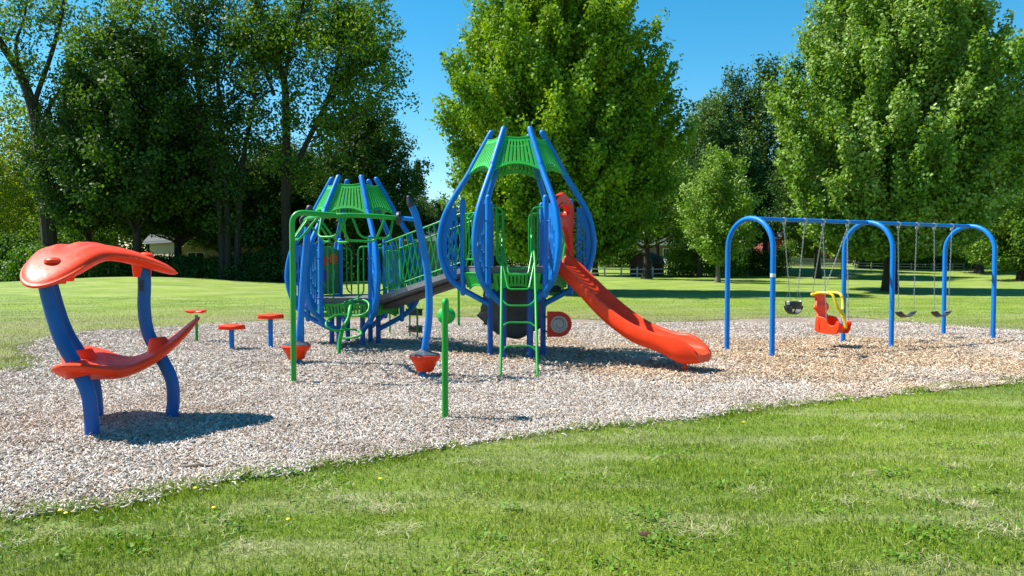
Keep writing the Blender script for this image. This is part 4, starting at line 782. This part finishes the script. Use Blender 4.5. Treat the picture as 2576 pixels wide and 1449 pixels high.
# ladder
yb, yt = 10.62, 12.2; mb = MB(); LX = .10
def lp(x, z): return Vector((LX+x, yb+(yt-yb)*min(z, 2.03)/2.03, z))
for s_ in (-1, 1):
    mb.tube(fillet([lp(s_*.26, -.05)-Vector((0, .04, 0)), lp(s_*.26, 1.0), lp(s_*.26, 1.75), Vector((CB.x+s_*.235, 12.26, 2.06))], .25), .021, 14, 'round')
lad = part('ladder', mb, GREEN, PS)
for z, zb_, hw_, up_ in ((.36, .42, .17, 0), (.68, .74, .17, 0), (1.06, .98, .17, 0), (1.62, 1.22, .16, 0), (1.93, 1.44, .15, 0)):
    mb = MB(); mb.tube(fillet([lp(-.25, z), lp(-hw_, zb_), lp(hw_, zb_), lp(.25, z)], .06), .014, 10); part('rung', mb, GREEN, lad)
mb = MB(); f = face(CB, 270); mb.tube(fillet([f(-.235, 0, 1.75), f(-.235, .02, 1.6), f(-.14, .04, 1.53), f(.14, .04, 1.53), f(.235, .02, 1.6), f(.235, 0, 1.75)], .06), .014, 10); part('step_bar', mb, GREEN, lad)
# dark moulded climber behind the tall tower
mb = MB(); nA, nZ = 26, 16; RC = Vector((.02, 14.25, 0)); rings = []
for j in range(nZ+1):
    z = .24+1.22*j/nZ; ring = []
    for i in range(nA):
        a = 2*math.pi*i/nA; rx_, ry_ = .58*(1-.35*(abs(j/nZ-.42))**2*3), .22; k_ = 1 if 0 < j < nZ else .78
        if j < 3: k_ *= .72+.1*j
        nn = 1+.10*math.sin(3*a+j*.9)+.08*math.sin(7*a-j*1.7)+.05*math.sin(11*a+j*2.3)
        ring.append(RC+Vector((rx_*k_*nn*math.cos(a), ry_*k_*nn*math.sin(a), z+.05*math.sin(2*a+1)*(j < 3))))
    rings.append(ring)
mb.loft(rings); part('rock_climber', mb, ROCK, PS, ang=60)
# slide
S0 = Vector((.777, 12.70, 0)); sd = Vector((.775, -.632, 0)).normalized(); sn = Vector((-sd.y, sd.x, 0))*-1   # sn: near side
if sn.y > 0: sn = -sn
ss = [-.06, .12, .5, 1.0, 1.5, 2.0, 2.3, 2.52, 2.64]; rimz = [1.74, 1.73, 1.43, 1.04, .735, .57, .545, .43, .31]; botz = [1.46, 1.44, 1.15, .72, .42, .28, .155, .15, .17]; bedz = [1.56, 1.545, 1.26, .83, .53, .37, .33, .30, .285]
path = []
for i in range(53):
    s_ = -.06+2.70*i/52; path.append(s_)
def ci(x, xs_, ys_):                                   # smooth interpolation
    P = [Vector((a, b, 0)) for a, b in zip(xs_, ys_)]; c = sm(P, 10); return float(np.interp(x, [p.x for p in c], [p.y for p in c]))
rings = []
for s_ in path:
    r_, b_, d_ = ci(s_, ss, rimz), ci(s_, ss, botz), ci(s_, ss, bedz); e = max(0, (s_-2.3)/.34); wv = .012*math.sin(s_*9)
    hw_ = .285 - .05*e*e; wl = .035
    sec = [(-hw_*.62, b_), (-hw_*.86, b_+.03), (-hw_-wv*.3, b_+(r_-b_)*.45), (-hw_-.005, r_-.04), (-hw_+.004, r_-.008), (-hw_+.03, r_), (-hw_+.058, r_-.012), (-hw_+.07, r_-.045), (-hw_+.085, d_+(r_-d_)*.35), (-hw_+.12, d_+.03), (-.09, d_), (0, d_-.004),
           (.09, d_), (hw_-.12, d_+.03), (hw_-.085, d_+(r_-d_)*.35), (hw_-.07, r_-.045), (hw_-.058, r_-.012), (hw_-.03, r_), (hw_-.004, r_-.008), (hw_+.005, r_-.04), (hw_+wv*.3, b_+(r_-b_)*.45), (hw_*.86, b_+.03), (hw_*.62, b_)]
    rings.append([S0+sd*s_+sn*(-t)+Vector((0, 0, z)) for t, z in sec])
slide = part('slide', MB().loft(rings), ORANGE, PS, ang=50)
mb = MB(); pf = S0+sd*2.33; mb.tube([pf+Vector((0, 0, -.1)), pf+Vector((0, 0, .2))], .03, 10); part('slide_leg', mb, ORANGE, slide)
# slide hood on the front right face
f = face(CB, 330); ol = []
half = [(.40, 1.56), (.40, 1.66), (.36, 1.75), (.345, 2.1), (.36, 2.28), (.385, 2.4), (.38, 2.55), (.30, 2.64), (.18, 2.72), (0, 2.78)]
ol = half + [(-u, v) for u, v in half[::-1][1:]]; inn = [(.235, 1.56), (.24, 1.7), (.25, 1.9), (.22, 2.08), (.12, 2.2), (0, 2.24)]; inner = inn + [(-u, v) for u, v in inn[::-1][1:]]
ol2 = ol + inner[::-1]
win = [(.19*math.cos(a)*1.0, 2.50+.09*math.sin(a)) for a in [2*math.pi*i/20 for i in range(20)]][::-1]
mb = MB().plate(ol2, [win], .10, lambda u, v, w_: f(u, .06+w_, v), .015); mb.tube([f(x*1.15, .10, z) for x, z in [(.19*math.cos(2*math.pi*i/20), 2.50+.105*math.sin(2*math.pi*i/20)) for i in range(20)]], .03, 8, closed=True); hood = part('slide_hood', mb, REDP, slide, 'red arched entrance hood of the slide', ang=50)
# spinner panel
mb = MB(); SC = Vector((.51+.05, 12.98, .35)); ol = [(0, 0), (.20, 0)] + [(.20+.215*math.sin(math.pi*i/14), .215-.215*math.cos(math.pi*i/14)) for i in range(1, 14)] + [(.20, .43), (0, .43)]
mb.plate(ol, [], .03, lambda u, v, w_: SC+Vector((u+.05, w_*1.0, v)), .004)
spn = part('spinner_panel', mb, REDP, PS, 'red D shaped panel with grey spiral disc'); cc_ = SC+Vector((.25, -.02, .215)); Mx = Matrix.Rotation(R(90), 3, 'X')
part('disc', MB().lathe([(.145, -.004), (.147, .01), (.135, .016), (.06, .018), (.02, .03), (.005, .03)], cc_, 32, Mx), SPIN, spn)
mb = MB(); mb.tube([cc_+Vector((math.cos(a)*(.02+.0095*a), -.018, math.sin(a)*(.02+.0095*a))) for a in np.linspace(0, 8.6, 60)], .0045, 6); mb.tube([cc_+Vector((math.cos(a)*.108, -.016, math.sin(a)*.108)) for a in np.linspace(0, 6.283, 40)[:-1]], .003, 6, closed=True); part('spiral', mb, BLACK, spn)
mb = MB()
for z in (.09, .34): mb.tube([SC+Vector((-.03, 0, z)), SC+Vector((.06, 0, z))], .012, 8)
part('bracket', mb, BLACK, spn)
# curly pod climber in front of the low tower
pole = [G(852, 893)+Vector((0, 0, -.05)), W(854, 862, 13.35), W(862, 828, 13.4), W(876, 802, 13.5), W(881, 775, 13.65), W(886, 757, 13.9), face(CS, 270)(-.02, 0, 1.44)]
crl = part('curl_climber', MB().tube(sm(pole, 6), .036, 16, 'round'), GREEN, PS)
mb = MB(); mb.tube(sm([face(CS, 270)(-.02, 0, 1.48), W(897, 753.5, 13.9), W(918, 756, 13.75), W(928, 766, 13.6), W(925, 783, 13.5), W(908, 793, 13.45), W(885, 794, 13.55)], 8), .019, 12); part('curl', mb, GREEN, crl)
mb = MB(); mb.tube(sm([W(880, 793, 13.55), W(850, 793, 13.45), W(828, 802, 13.3), W(820, 815, 13.15), W(828, 827, 13.1), W(850, 832, 13.2), W(876, 829, 13.45)], 8), .019, 12); part('curl', mb, GREEN, crl)
mb = MB(); mb.tube(sm([W(868, 829, 13.45), W(890, 829, 13.5), W(905, 833, 13.4), W(909, 840, 13.25), W(900, 847, 13.1), W(880, 850, 13.1), W(862, 851, 13.3)], 8), .019, 12); part('curl', mb, GREEN, crl)
# step ladder behind the low tower
for i, (px, py, tp) in enumerate([(1031, 849, 1.0), (1050, 855, 1.0), (981, 841, 1.0)]):
    g = G(px, py); mb = MB(); mb.tube(fillet([g+Vector((0, 0, -.05)), g+Vector((0, 0, tp*.7)), face(CS, 30)(.35-.25*i, .05, 1.45)], .15), .02, 10); part('step_pole', mb, GREEN, PS)
g = (G(1031, 849)+G(1050, 855))/2
for z in (.26, .62): mb = MB(); mb.box(g+Vector((.02, 0, z)), (.34, .16, .04), R(-25), .008); mb.box(g+Vector((.05, -.08, z-.06)), (.34, .02, .12), R(-25)); part('step', mb, ROCK, PS)
# white worn sticker on one pipe
mb = MB(); a = R(240); zz_ = 1.92; d = Vector((math.cos(a), math.sin(a), 0)); pc_ = CB+d*prof_r(zz_); mb.tube([pc_+Vector((0, 0, zz_-.03)), pc_+Vector((0, 0, zz_+.03))], .051, 18); part('sticker', mb, STICKER, PS)

# ------------------------------------------------------------------ overhead loop climber with bowls
OH = thing('overhead_climber', 'green overhead loop ladder on bent blue posts with orange bowls', 'overhead climber', (-2.3, 11, 0))
rb = G(1063, 947); lb_ = G(750, 915)
rp = sm([rb+Vector((0, 0, -.1)), W(1066, 900, rb.y), W(1079, 800, rb.y), W(1077, 700, rb.y), W(1062, 610, rb.y), W(1048, 550, rb.y), W(1036, 518, rb.y)], 6)
part('post', MB().tube(rp, .052, 18), BLUE, OH); mb = MB().tube([rp[-1], rp[-1]+(rp[-1]-rp[-3]).normalized()*.06, rp[-1]+Vector((-.045, 0, .12))], [.055, .054, .03], 18, 'round'); part('post_cap', mb, BLACK, OH)
lp_ = sm([lb_+Vector((0, 0, -.1)), W(752, 862, 12.15), W(758, 780, 12.15), W(765, 680, 12.15), W(772, 600, 12.15), W(777, 540, 12.15)], 6)
part('post', MB().tube(lp_, .055, 18), BLUE, OH); mb = MB().tube([lp_[-1], lp_[-1]+Vector((.005, 0, .06)), lp_[-1]+Vector((.01, 0, .10))], [.063, .062, .055], 18, 'round'); part('post_cap', mb, BLACK, OH)
l2 = sm([G(760, 866)+Vector((0, 0, -.1)), W(764, 800, 15.0), W(768, 700, 14.9), W(772, 620, 14.8)], 6)
def bowl(c, r_):
    b = part('bowl', MB().lathe([(r_*.42, 0), (r_*.55, .01), (r_*.74, .13), (r_*.80, .14), (r_*.98, .19), (r_, .215), (r_*.96, .235), (r_*.9, .24)], c, 36), ORANGE, OH)
    part('bowl_lid', MB().lathe([(r_*.93, .236), (r_*.9, .25), (r_*.5, .275), (r_*.24, .30), (r_*.2, .31)], c, 36), paint('slate_lid', (.05, .065, .08), .35), b)
bowl(rb+Vector((.035, 0, .075)), .225); bowl(lb_+Vector((-.03, 0, .07)), .235)
gp_ = G(739, 965); gz = 2.28
JN = Vector((-2.42, 10.42, gz+.0)); 
mb = MB(); mb.tube(fillet([gp_+Vector((0, 0, -.1)), gp_+Vector((0, 0, gz+.03)), Vector((-2.42, 10.42, gz))], .17, 8), .037, 16); part('post', mb, GREEN, OH)
re = W(1003, 549, rb.y); le = W(768, 556, 12.05)
main = sm([re, Vector((-2.0, 10.55, gz)), JN, Vector((-2.75, 10.75, gz)), Vector((-3.05, 11.3, gz)), le], 8); part('overhead_bar', MB().tube(main, .034, 16), GREEN, OH)
pp = W(1050, 553, rb.y); part('connector', MB().tube([re+Vector((.03, 0, 0)), pp], .032, 14), BLUE, OH)
for c, dd in ((re, Vector((1, .1, 0))), (le, Vector((-.4, 1, 0)))):
    Mx = dd.normalized().to_track_quat('Z', 'Y').to_matrix(); part('joint_boot', MB().lathe([(.05, -.035), (.085, -.03), (.095, 0), (.085, .03), (.05, .035)], c, 20, Mx), BLACK, OH)
arc = main; n = len(arc)
def hang(t0, t1, out, drop=.30):
    a, b = arc[int(t0*(n-1))], arc[int(t1*(n-1))]; d = b-a; nrm = Vector((d.y, -d.x, 0)).normalized()*out
    m1 = a+d*.15+nrm+Vector((0, 0, -drop)); m2 = b-d*.15+nrm+Vector((0, 0, -drop)); part('hand_loop', MB().tube(fillet([a, m1, m2, b], .09), .017, 12, 'round'), GREEN, OH)
hang(.06, .30, -.10); hang(.10, .36, .25, .34); hang(.34, .56, -.16); hang(.40, .62, .26, .36); hang(.60, .78, -.24, .32); hang(.66, .86, .24, .34); hang(.84, .97, -.2, .3)

# ------------------------------------------------------------------ talk tubes
def talk(label, g, face_sgn=1):
    t = thing('talk_tube', label, 'talk tube', g, 'green talking tubes'); h = 1.24
    part('pole', MB().tube(fillet([g+Vector((0, 0, -.1)), g+Vector((0, 0, h)), g+Vector((0, .10*face_sgn, h-.01)), g+Vector((0, .12*face_sgn, h-.09))], .05), .033, 18, 'round'), GREEN, t)
    Mx = Vector((0, .8*face_sgn, -.35)).normalized().to_track_quat('Z', 'Y').to_matrix(); part('bell', MB().lathe([(.03, -.06), (.042, .0), (.066, .04), (.098, .065), (.095, .072), (.055, .045), (.01, 0)], g+Vector((0, .10*face_sgn, h-.14)), 28, Mx), GREEN, t)
talk('green talking tube on a pole nearest the camera', G(1120, 1055)); talk('green talking tube pole far behind, between the two towers', G(1154, 821), -1)

# ------------------------------------------------------------------ stepping stools
def stool(label, px, py, ztop, shape=0, hid=False):
    g = G(px, py) if not hid else Vector(hid); t = thing('stepping_stool', label, 'stool', (g.x, g.y, 0), 'orange topped stools')
    part('post', MB().tube([g+Vector((0, 0, -.1)), g+Vector((0, 0, ztop-.05))], .045 if shape == 0 else .03, 16), BLUE if shape == 0 else GREEN, t)
    if shape == 0:
        rings = []
        for z, k in ((-.035, .88), (-.02, .95), (.02, 1.0), (.035, .98), (.045, .9)):
            rings.append([g+Vector((.235*k*(1+.06*math.cos(3*a))*math.cos(a), .2*k*(1+.05*math.cos(2*a))*math.sin(a), ztop+z+(.012*math.cos(3*a+1) if z > 0 else 0))) for a in [2*math.pi*i/30 for i in range(30)]])
        mb = MB().loft(rings)
        for i in range(30):
            a = 2*math.pi*i/30; mb.box(g+Vector((.232*math.cos(a)*(1+.06*math.cos(3*a)), .198*math.sin(a), ztop-.012)), (.012, .012, .04), a)
        part('seat', mb, ORANGE, t)
    else:
        for k in range(3):
            a = R(90+120*k+15); c = g+Vector((.11*math.cos(a), .11*math.sin(a), ztop+.02)); rings = []
            for u in np.linspace(-1, 1, 9):
                rr = .105*math.sqrt(max(.02, 1-u*u)); rings.append([c+Vector((math.cos(a)*u*.12, math.sin(a)*u*.12, .03*u*u))+Vector((-math.sin(a)*rr*math.cos(b), math.cos(a)*rr*math.cos(b), .035*math.sin(b)*rr/.105)) for b in [2*math.pi*i/12 for i in range(12)]])
            part('petal', MB().loft(rings), ORANGE, t, ang=60)
        part('sticker', MB().tube([g+Vector((0, 0, ztop-.20)), g+Vector((0, 0, ztop-.12))], .031, 14), STICKER, t)
stool('orange stool on a short blue post, lowest of the row', 583, 880, .42); stool('orange stool on a blue post, right of the lowest stool', 681, 876, .60); stool('orange stool on a blue post behind the left overhead post', 760, 864, .73)
stool('orange flower shaped stool on a thin green post', 495, 860, .60, 1)

# ------------------------------------------------------------------ three lobed climber at the left
TC = Vector((-3.96, 7.66, 0)); CL = thing('pod_climber', 'three lobed red climber pads on three bent blue posts at the left', 'climber', TC)
bases = [G(232, 1098), G(244, 1052), G(430, 1053)]
offs = [(-.1, 0), (.0, 0), (.2, -.005), (.42, -.03), (.66, -.12), (.9, -.23), (1.15, -.30), (1.40, -.35), (1.62, -.37)]
dirs = [Vector((.03, -1, 0)).normalized(), Vector((-.75, .62, 0)).normalized(), Vector((.86, .42, 0)).normalized()]
for i, g in enumerate(bases):
    kf = (1.15, 1.28, .80)[i]; zmx = (1.54, 1.54, 1.60)[i]; pts = [Vector((g.x+dx*kf+(.04*math.sin(z*5) if i == 2 else 0), g.y, z)) for z, dx in [(min(z_, zmx), d_) for z_, d_ in offs]]
    part('post', MB().tube(sm(pts, 6), .064, 20), BLUED, CL)
def pad(c, tips, zc, th, name, valley, pw=1.6, bump=True, lab=None):
    nT, nR = 96, 22; top = []; bot = []
    def zf(x, y):
        z = zc
        for d, (r_, zt) in zip(dirs, tips): z += (zt-zc)*max(0., (x*d.x+y*d.y)/r_)**pw
        return z
    def Rr(a):
        v = Vector((math.cos(a), math.sin(a), 0)); m_ = valley
        for d, (r_, zt) in zip(dirs, tips):
            cs = v.dot(d); 
            if cs > 0: m_ = max(m_, valley+(r_-valley)*math.exp(-((1-cs)/.075)**1.0*.55)) if cs < .9999 else r_
        return m_
    rr = [Rr(2*math.pi*i/nT) for i in range(nT)]; rr = [(rr[i-2]+2*rr[i-1]+3*rr[i]+2*rr[(i+1) % nT]+rr[(i+2) % nT])/9 for i in range(nT)]
    rings = []
    def ring(t, sgn):
        out = []
        for i in range(nT):
            a = 2*math.pi*i/nT; x, y = rr[i]*t*math.cos(a), rr[i]*t*math.sin(a); h = th*(1-t**6)**.5 if t < 1 else 0
            if sgn > 0 and bump: h += .012*(1-t)*math.sin(t*14)
            out.append(c+Vector((x, y, zf(x, y)+sgn*h)))
        return out
    ts = [.02]+[k/nR for k in range(1, nR-2)]+[.91, .95, .98, .995]
    rings = [ring(t, -1) for t in ts]+[ring(1., 0)]+[ring(t, 1) for t in ts[::-1]]
    k0 = len(ts); mid_ = rings[k0]; cc0 = [Vector((c.x, c.y, p.z)) for p in mid_]
    lip = [[q+(p-q)*1.014+Vector((0, 0, dz)) for p, q in zip(mid_, cc0)] for dz in (-.007, .007)]; rings = rings[:k0]+[[q+(p-q)*1.002+Vector((0, 0, -.012)) for p, q in zip(mid_, cc0)]]+lip+[[q+(p-q)*1.002+Vector((0, 0, .012)) for p, q in zip(mid_, cc0)]]+rings[k0+1:]
    return part(name, MB().loft(rings), ORANGE, CL, lab, ang=60), zf
up, zu = pad(Vector((-4.33, 7.66, 0)), [(.86, 1.41), (.82, 1.44), (.86, 1.52)], 1.765, .072, 'canopy_pad', .40)
lo, zl = pad(Vector((-4.08, 7.66, 0)), [(.82, .70), (.80, .72), (.84, 1.06)], .53, .065, 'seat_pad', .42, 1.8)
for d in dirs:
    for cpt, zfn, own, s_ in ((Vector((-4.33, 7.66, 0)), zu, up, 1),):
        p = d*.56; part('bolt_cap', MB().lathe([(.075, 0), (.072, .03), (.05, .05), (.012, .056)], cpt+Vector((p.x, p.y, zfn(p.x, p.y)+.045)), 20), ORANGE, own)
        p = d*.52; part('socket', MB().tube([cpt+Vector((p.x, p.y, zfn(p.x, p.y)-.17)), cpt+Vector((p.x, p.y, zfn(p.x, p.y)-.02))], [.085, .10], 18), ORANGE, own)
for i, d in enumerate(dirs):
    p = d*(.50); g = bases[i]; zc_ = zl(p.x, p.y); part('socket', MB().tube([Vector((g.x-.10, g.y, zc_-.03)), Vector((g.x-.13, g.y, zc_+.10)), Vector((g.x-.132, g.y, zc_+.115))], [.13, .088, .075], 20), ORANGE, lo)
px_ = lambda z: g.x+.8*float(np.interp(z, [a for a, b in offs], [b for a, b in offs]))+.04*math.sin(z*5)
g = bases[2]; mb = MB(); mb.box(Vector((px_(1.40), g.y-.062, 1.40)), (.05, .008, .12), bev=.003); part('sticker', mb, GREYST, CL)

# ------------------------------------------------------------------ swing set and swings
BA = Vector((4.22, 13.42, 0)); bd = Vector((.885, .466, 0)).normalized(); pn_ = Vector((bd.y, -bd.x, 0))
SWT = [0, 3.15, 6.46]; SW = thing('swing_set', 'blue swing frame of three arches joined by a top beam', 'swing set', BA)
for i, t_ in enumerate(SWT):
    c = BA+bd*t_; r_ = .54; pts = [c+pn_*r_+Vector((0, 0, -.1)), c+pn_*r_+Vector((0, 0, 1.0)), c+pn_*r_+Vector((0, 0, 1.85))]
    pts += [c+pn_*(r_*math.cos(a))+Vector((0, 0, 1.87+r_*math.sin(a))) for a in [math.pi*k/16 for k in range(1, 16)]]
    pts += [c-pn_*r_+Vector((0, 0, 1.85)), c-pn_*r_+Vector((0, 0, 1.0)), c-pn_*r_+Vector((0, 0, -.1))]; part('arch', MB().tube(pts, .046, 18), BLUE, SW)
for i in range(2): part('beam', MB().tube([BA+bd*(SWT[i]+.02)+Vector((0, 0, 2.405)), BA+bd*(SWT[i+1]-.02)+Vector((0, 0, 2.405))], .037, 18), BLUE, SW)
HT = [.842, 1.373, 1.864, 2.542, 4.067, 4.649, 5.227, 5.825]
Mb_ = bd.to_track_quat('Z', 'Y').to_matrix()
for t_ in HT:
    c = BA+bd*t_+Vector((0, 0, 2.405)); mb = MB().tube([c-bd*.022, c+bd*.022], .047, 16); mb.box(c+Vector((0, 0, -.06)), (.035, .05, .05), math.atan2(bd.y, bd.x)); mb.tube([c+Vector((0, 0, -.08))-bd*.03, c+Vector((0, 0, -.12)), c+Vector((0, 0, -.08))+bd*.03], .01, 6); part('hanger', mb, ZINC, SW)
c = BA+pn_*.54; part('sticker', MB().tube([c+Vector((0, 0, 1.38)), c+Vector((0, 0, 1.44))], .0475, 18), STICKER, SW)
def chain(a, b, parent, sc=1.0):
    a, b = Vector(a), Vector(b); d = b-a; Ln = d.length; d.normalize(); pitch = .042*sc; k = max(2, int(Ln/pitch)); mb = MB(); x = d.orthogonal().normalized(); y = d.cross(x)
    for i in range(k):
        c = a+d*((i+.5)*Ln/k); e = x if i % 2 else y; lh, lw = .029*sc, .010*sc
        pts = [c+d*(lh*math.sin(q))+e*(lw*math.cos(q)) for q in [2*math.pi*j/8 for j in range(8)]]; mb.tube(pts,   .0034*sc, 4, closed=True)
    return part('chain', mb, ZINC, parent)
def hp(t_, z=2.28): return BA+bd*t_+Vector((0, 0, z))
# bucket swing
bc = BA+bd*1.11; bk = thing('bucket_swing', 'black full bucket toddler swing at the left of the beam', 'swing', (bc.x, bc.y, .68)); bw = .155
ph = lambda a, b, c_: bc+bd*a+pn_*b+Vector((0, 0, c_))
rings = []
for z, k in ((.775, .93), (.79, .97), (.84, 1.0), (.905, 1.03), (.905, .93), (.84, .9), (.80, .87), (.775, .85)): rings.append([ph(.165*k*math.cos(a), .13*k*math.sin(a), z) for a in [2*math.pi*i/28 for i in range(28)]])
rings.append(rings[0]); part('seat_rim', MB().loft(rings, caps=False), BLACK, bk)
mb = MB(); rr = []
for a in np.linspace(R(-12), R(192), 21):
    u, zc_ = .148*math.cos(a)*(1-.12*max(0, math.sin(a))), .80-.135*max(-.3, math.sin(a)); wv = .095-.035*max(0, math.sin(a)); nn_ = (math.cos(a), -math.sin(a)); rr.append([ph(u+nn_[0]*q, wv*p, zc_+nn_[1]*q) for q, p in ((0, -1), (0, 1), (-.014, 1), (-.014, -1))])
mb.loft(rr); part('leg_band', mb, BLACK, bk)
for s_, ht in ((-1, HT[0]), (1, HT[1])):
    apex = ph(s_*.115, 0, 1.12); chain(hp(ht), apex, bk)
    mb = MB(); mb.tube([ph(s_*.15, .07, .9), apex, ph(s_*.15, -.07, .9)], .004, 5); part('wire_bail', mb, ZINC, bk); mb = MB(); mb.box(ph(s_*.158, 0.02, .88), (.03, .07, .07), math.atan2(bd.y, bd.x), .01); part('bracket', mb, ZINC, bk)
# belt swings
def belt(label, t0, t1, zl_):
    c = BA+bd*((t0+t1)/2); s = thing('belt_swing', label, 'swing', (c.x, c.y, zl_), 'black belt swings'); w2 = .25; rr = []
    a0, a1 = c-bd*w2, c+bd*w2
    for i in range(17):
        q = i/16*2-1; z = zl_+.11*q*q; tw = .02; rr.append([c+bd*(q*w2)+pn_*y_+Vector((0, 0, z+o_+.18*y_)) for y_, o_ in ((-.075, 0), (.075, 0), (.075, .014), (-.075, .014))])
    part('seat', MB().loft(rr), BLACK, s)
    for s_, t_ in ((-1, t0), (1, t1)):
        e = c+bd*(s_*w2*.96)+Vector((0, 0, zl_+.19)); chain(hp(t_), e, s); mb = MB(); b1 = c+bd*(s_*w2*.97)+Vector((0, 0, zl_+.115)); mb.tube([b1+pn_*.06, e, b1-pn_*.06], .005, 5); mb.box(b1-bd*(s_*.05)+Vector((0, 0, -.01)), (.06, .09, .008), math.atan2(bd.y, bd.x)); part('bracket', mb, ZINC, s)
belt('black belt swing nearer the middle arch', HT[4], HT[5], .50); belt('black belt swing hanging nearest the last arch', HT[6], HT[7], .47)
# adaptive swing seat
ac = Vector((6.10, 14.35, .31)); AS = thing('moulded_swing_seat', 'orange high backed swing seat with yellow harness bar', 'swing', ac); ff = Vector((.58, -.81, 0)).normalized(); fl = Vector((-ff.y, ff.x, 0))
q3 = lambda a, b, z: ac+ff*a+fl*b+Vector((0, 0, z))
bo = [(-.20, .0), (-.21, .12), (-.20, .24), (-.155, .30), (-.125, .36), (-.18, .42), (-.19, .49), (-.15, .545), (-.125, .60), (-.14, .66), (-.14, .74)]; ol = [(-u, v) for u, v in bo]; ol = bo+ol[::-1]
back = MB().plate(sm([(u, v, 0) for u, v in bo], 3) and [(p.x, p.y) for p in sm([(u, v, 0) for u, v in bo], 3)]+[(-p.x, p.y) for p in sm([(u, v, 0) for u, v in bo], 3)[::-1]], [], .05, lambda u, v, w_: q3(-.20-.10*(v/.74)+w_+.5*u*u*2.2, u, v), .012)
part('backrest', back, ORANGE, AS, ang=50)
for s_ in (-1, 1):
    mb = MB(); sdp = [(-.20, -.0), (.16, -.02), (.22, .02), (.25, .10), (.26, .18), (.21, .20), (.17, .13), (.08, .12), (.02, .16), (-.02, .23), (-.07, .26), (-.2, .27), (-.22, .1)]
    mb.plate([(p.x, p.y) for p in sm([(a, b, 0) for a, b in sdp], 3, True)], [], .045, lambda u, v, w_, s_=s_: q3(u, s_*.185+w_, v), .012); part('side_wall', mb, ORANGE, AS, ang=50)
mb = MB(); rr = []
for a, z in ((-.21, .03), (-.1, -.01), (.1, -.02), (.17, 0), (.23, .06)): rr.append([q3(a, -.165, z), q3(a, .165, z), q3(a, .165, z+.05), q3(a, -.165, z+.05)])
mb.loft(rr); part('seat', mb, ORANGE, AS)
for s_ in (-1, 1):
    bump = MB().lathe([(.03, 0), (.045, .02), (.03, .045)], q3(-.26, s_*.16, .45), 14, Matrix.Rotation(R(90), 3, 'X')); part('bolster', bump, ORANGE, AS)
hb = MB()
for s_ in (-1, 1): hb.tube(sm([q3(-.31, s_*.14, .70), q3(-.20, s_*.15, .735), q3(-.02, s_*.15, .735), q3(.08, s_*.14, .70), q3(.13, s_*.12, .58), q3(.16, s_*.08, .46), q3(.19, 0, .38)], 6), .026, 12, 'round')
hb.tube([q3(.18, 0, .40), q3(.22, 0, .30)], .036, 14, 'round'); hb.tube([q3(-.32, -.17, .70), q3(-.32, .17, .70)], .033, 14, 'round'); hb.tube([q3(.21, 0, .32), q3(.27, 0, .10)], .026, 12, 'round')
for i in range(9): p = q3(.222+.006*i, 0, .27-.018*i); hb.tube([p, p+(q3(.27, 0, .1)-q3(.21, 0, .32)).normalized()*.009], .032, 12)
part('harness', hb, YELLOW, AS)
chain(hp(HT[2]), q3(-.32, -.17, .72), AS); chain(hp(HT[2]), q3(.0, -.2, .22), AS); chain(hp(HT[3]), q3(-.30, .17, .72), AS); chain(hp(HT[3]), q3(.20, .21, .18), AS)

# ------------------------------------------------------------------ small things on the ground
for i, (px, py, lb) in enumerate([(492, 1246, 'dandelion at the grass edge above the loose near left turf'), (538, 1297, 'dandelion just below the one at the grass edge'), (152, 1304, 'dandelion of the left pair, nearer the chips'), (166, 1311, 'dandelion of the left pair, nearer the camera'), (957, 1222, 'dandelion in the lawn straight below the talking tube'), (1871, 1075, 'dandelion near the chip edge below the slide end'), (725, 1327, 'dandelion in the open lawn, nearest the bottom centre')]):
    g = G(px, py); t = thing('dandelion', 'yellow '+lb, 'flower', (g.x, g.y, 0), 'dandelions in the near lawn')
    part('head', MB().lathe([(.003, .045), (.012, .049), (.014, .054), (.009, .059), (.002, .061)], g, 12), DANDY, t); part('stalk', MB().tube([g, g+Vector((.003, 0, .046))], .002, 5), GREEN, t)
g = G(505, 1183); tag(part('stick', MB().tube(sm([g+Vector((-.13, -.02, .03)), g+Vector((-.03, 0, .04)), g+Vector((.06, .01, .032)), g+Vector((.14, .045, .04))], 5), [.008+.006*math.sin(i*.3) for i in range(16)], 8), STICK), 'brown stick lying on the wood chips near the lawn edge', 'stick')
g = G(1618, 1362); ol = [(.035*math.cos(a)*(1+.3*math.cos(3*a)), .025*math.sin(a)) for a in [2*math.pi*i/18 for i in range(18)]]; tag(part('dead_leaf', MB().plate(ol, [], .004, lambda u, v, w_: g+Vector((u, v, .045+w_+6*u*u-5*v*v))), paint('dead_leaf_brown', (.06, .02, .01), .7)), 'curled dark brown dead leaf on the near lawn', 'leaf')
print('objects', len(bpy.data.objects))
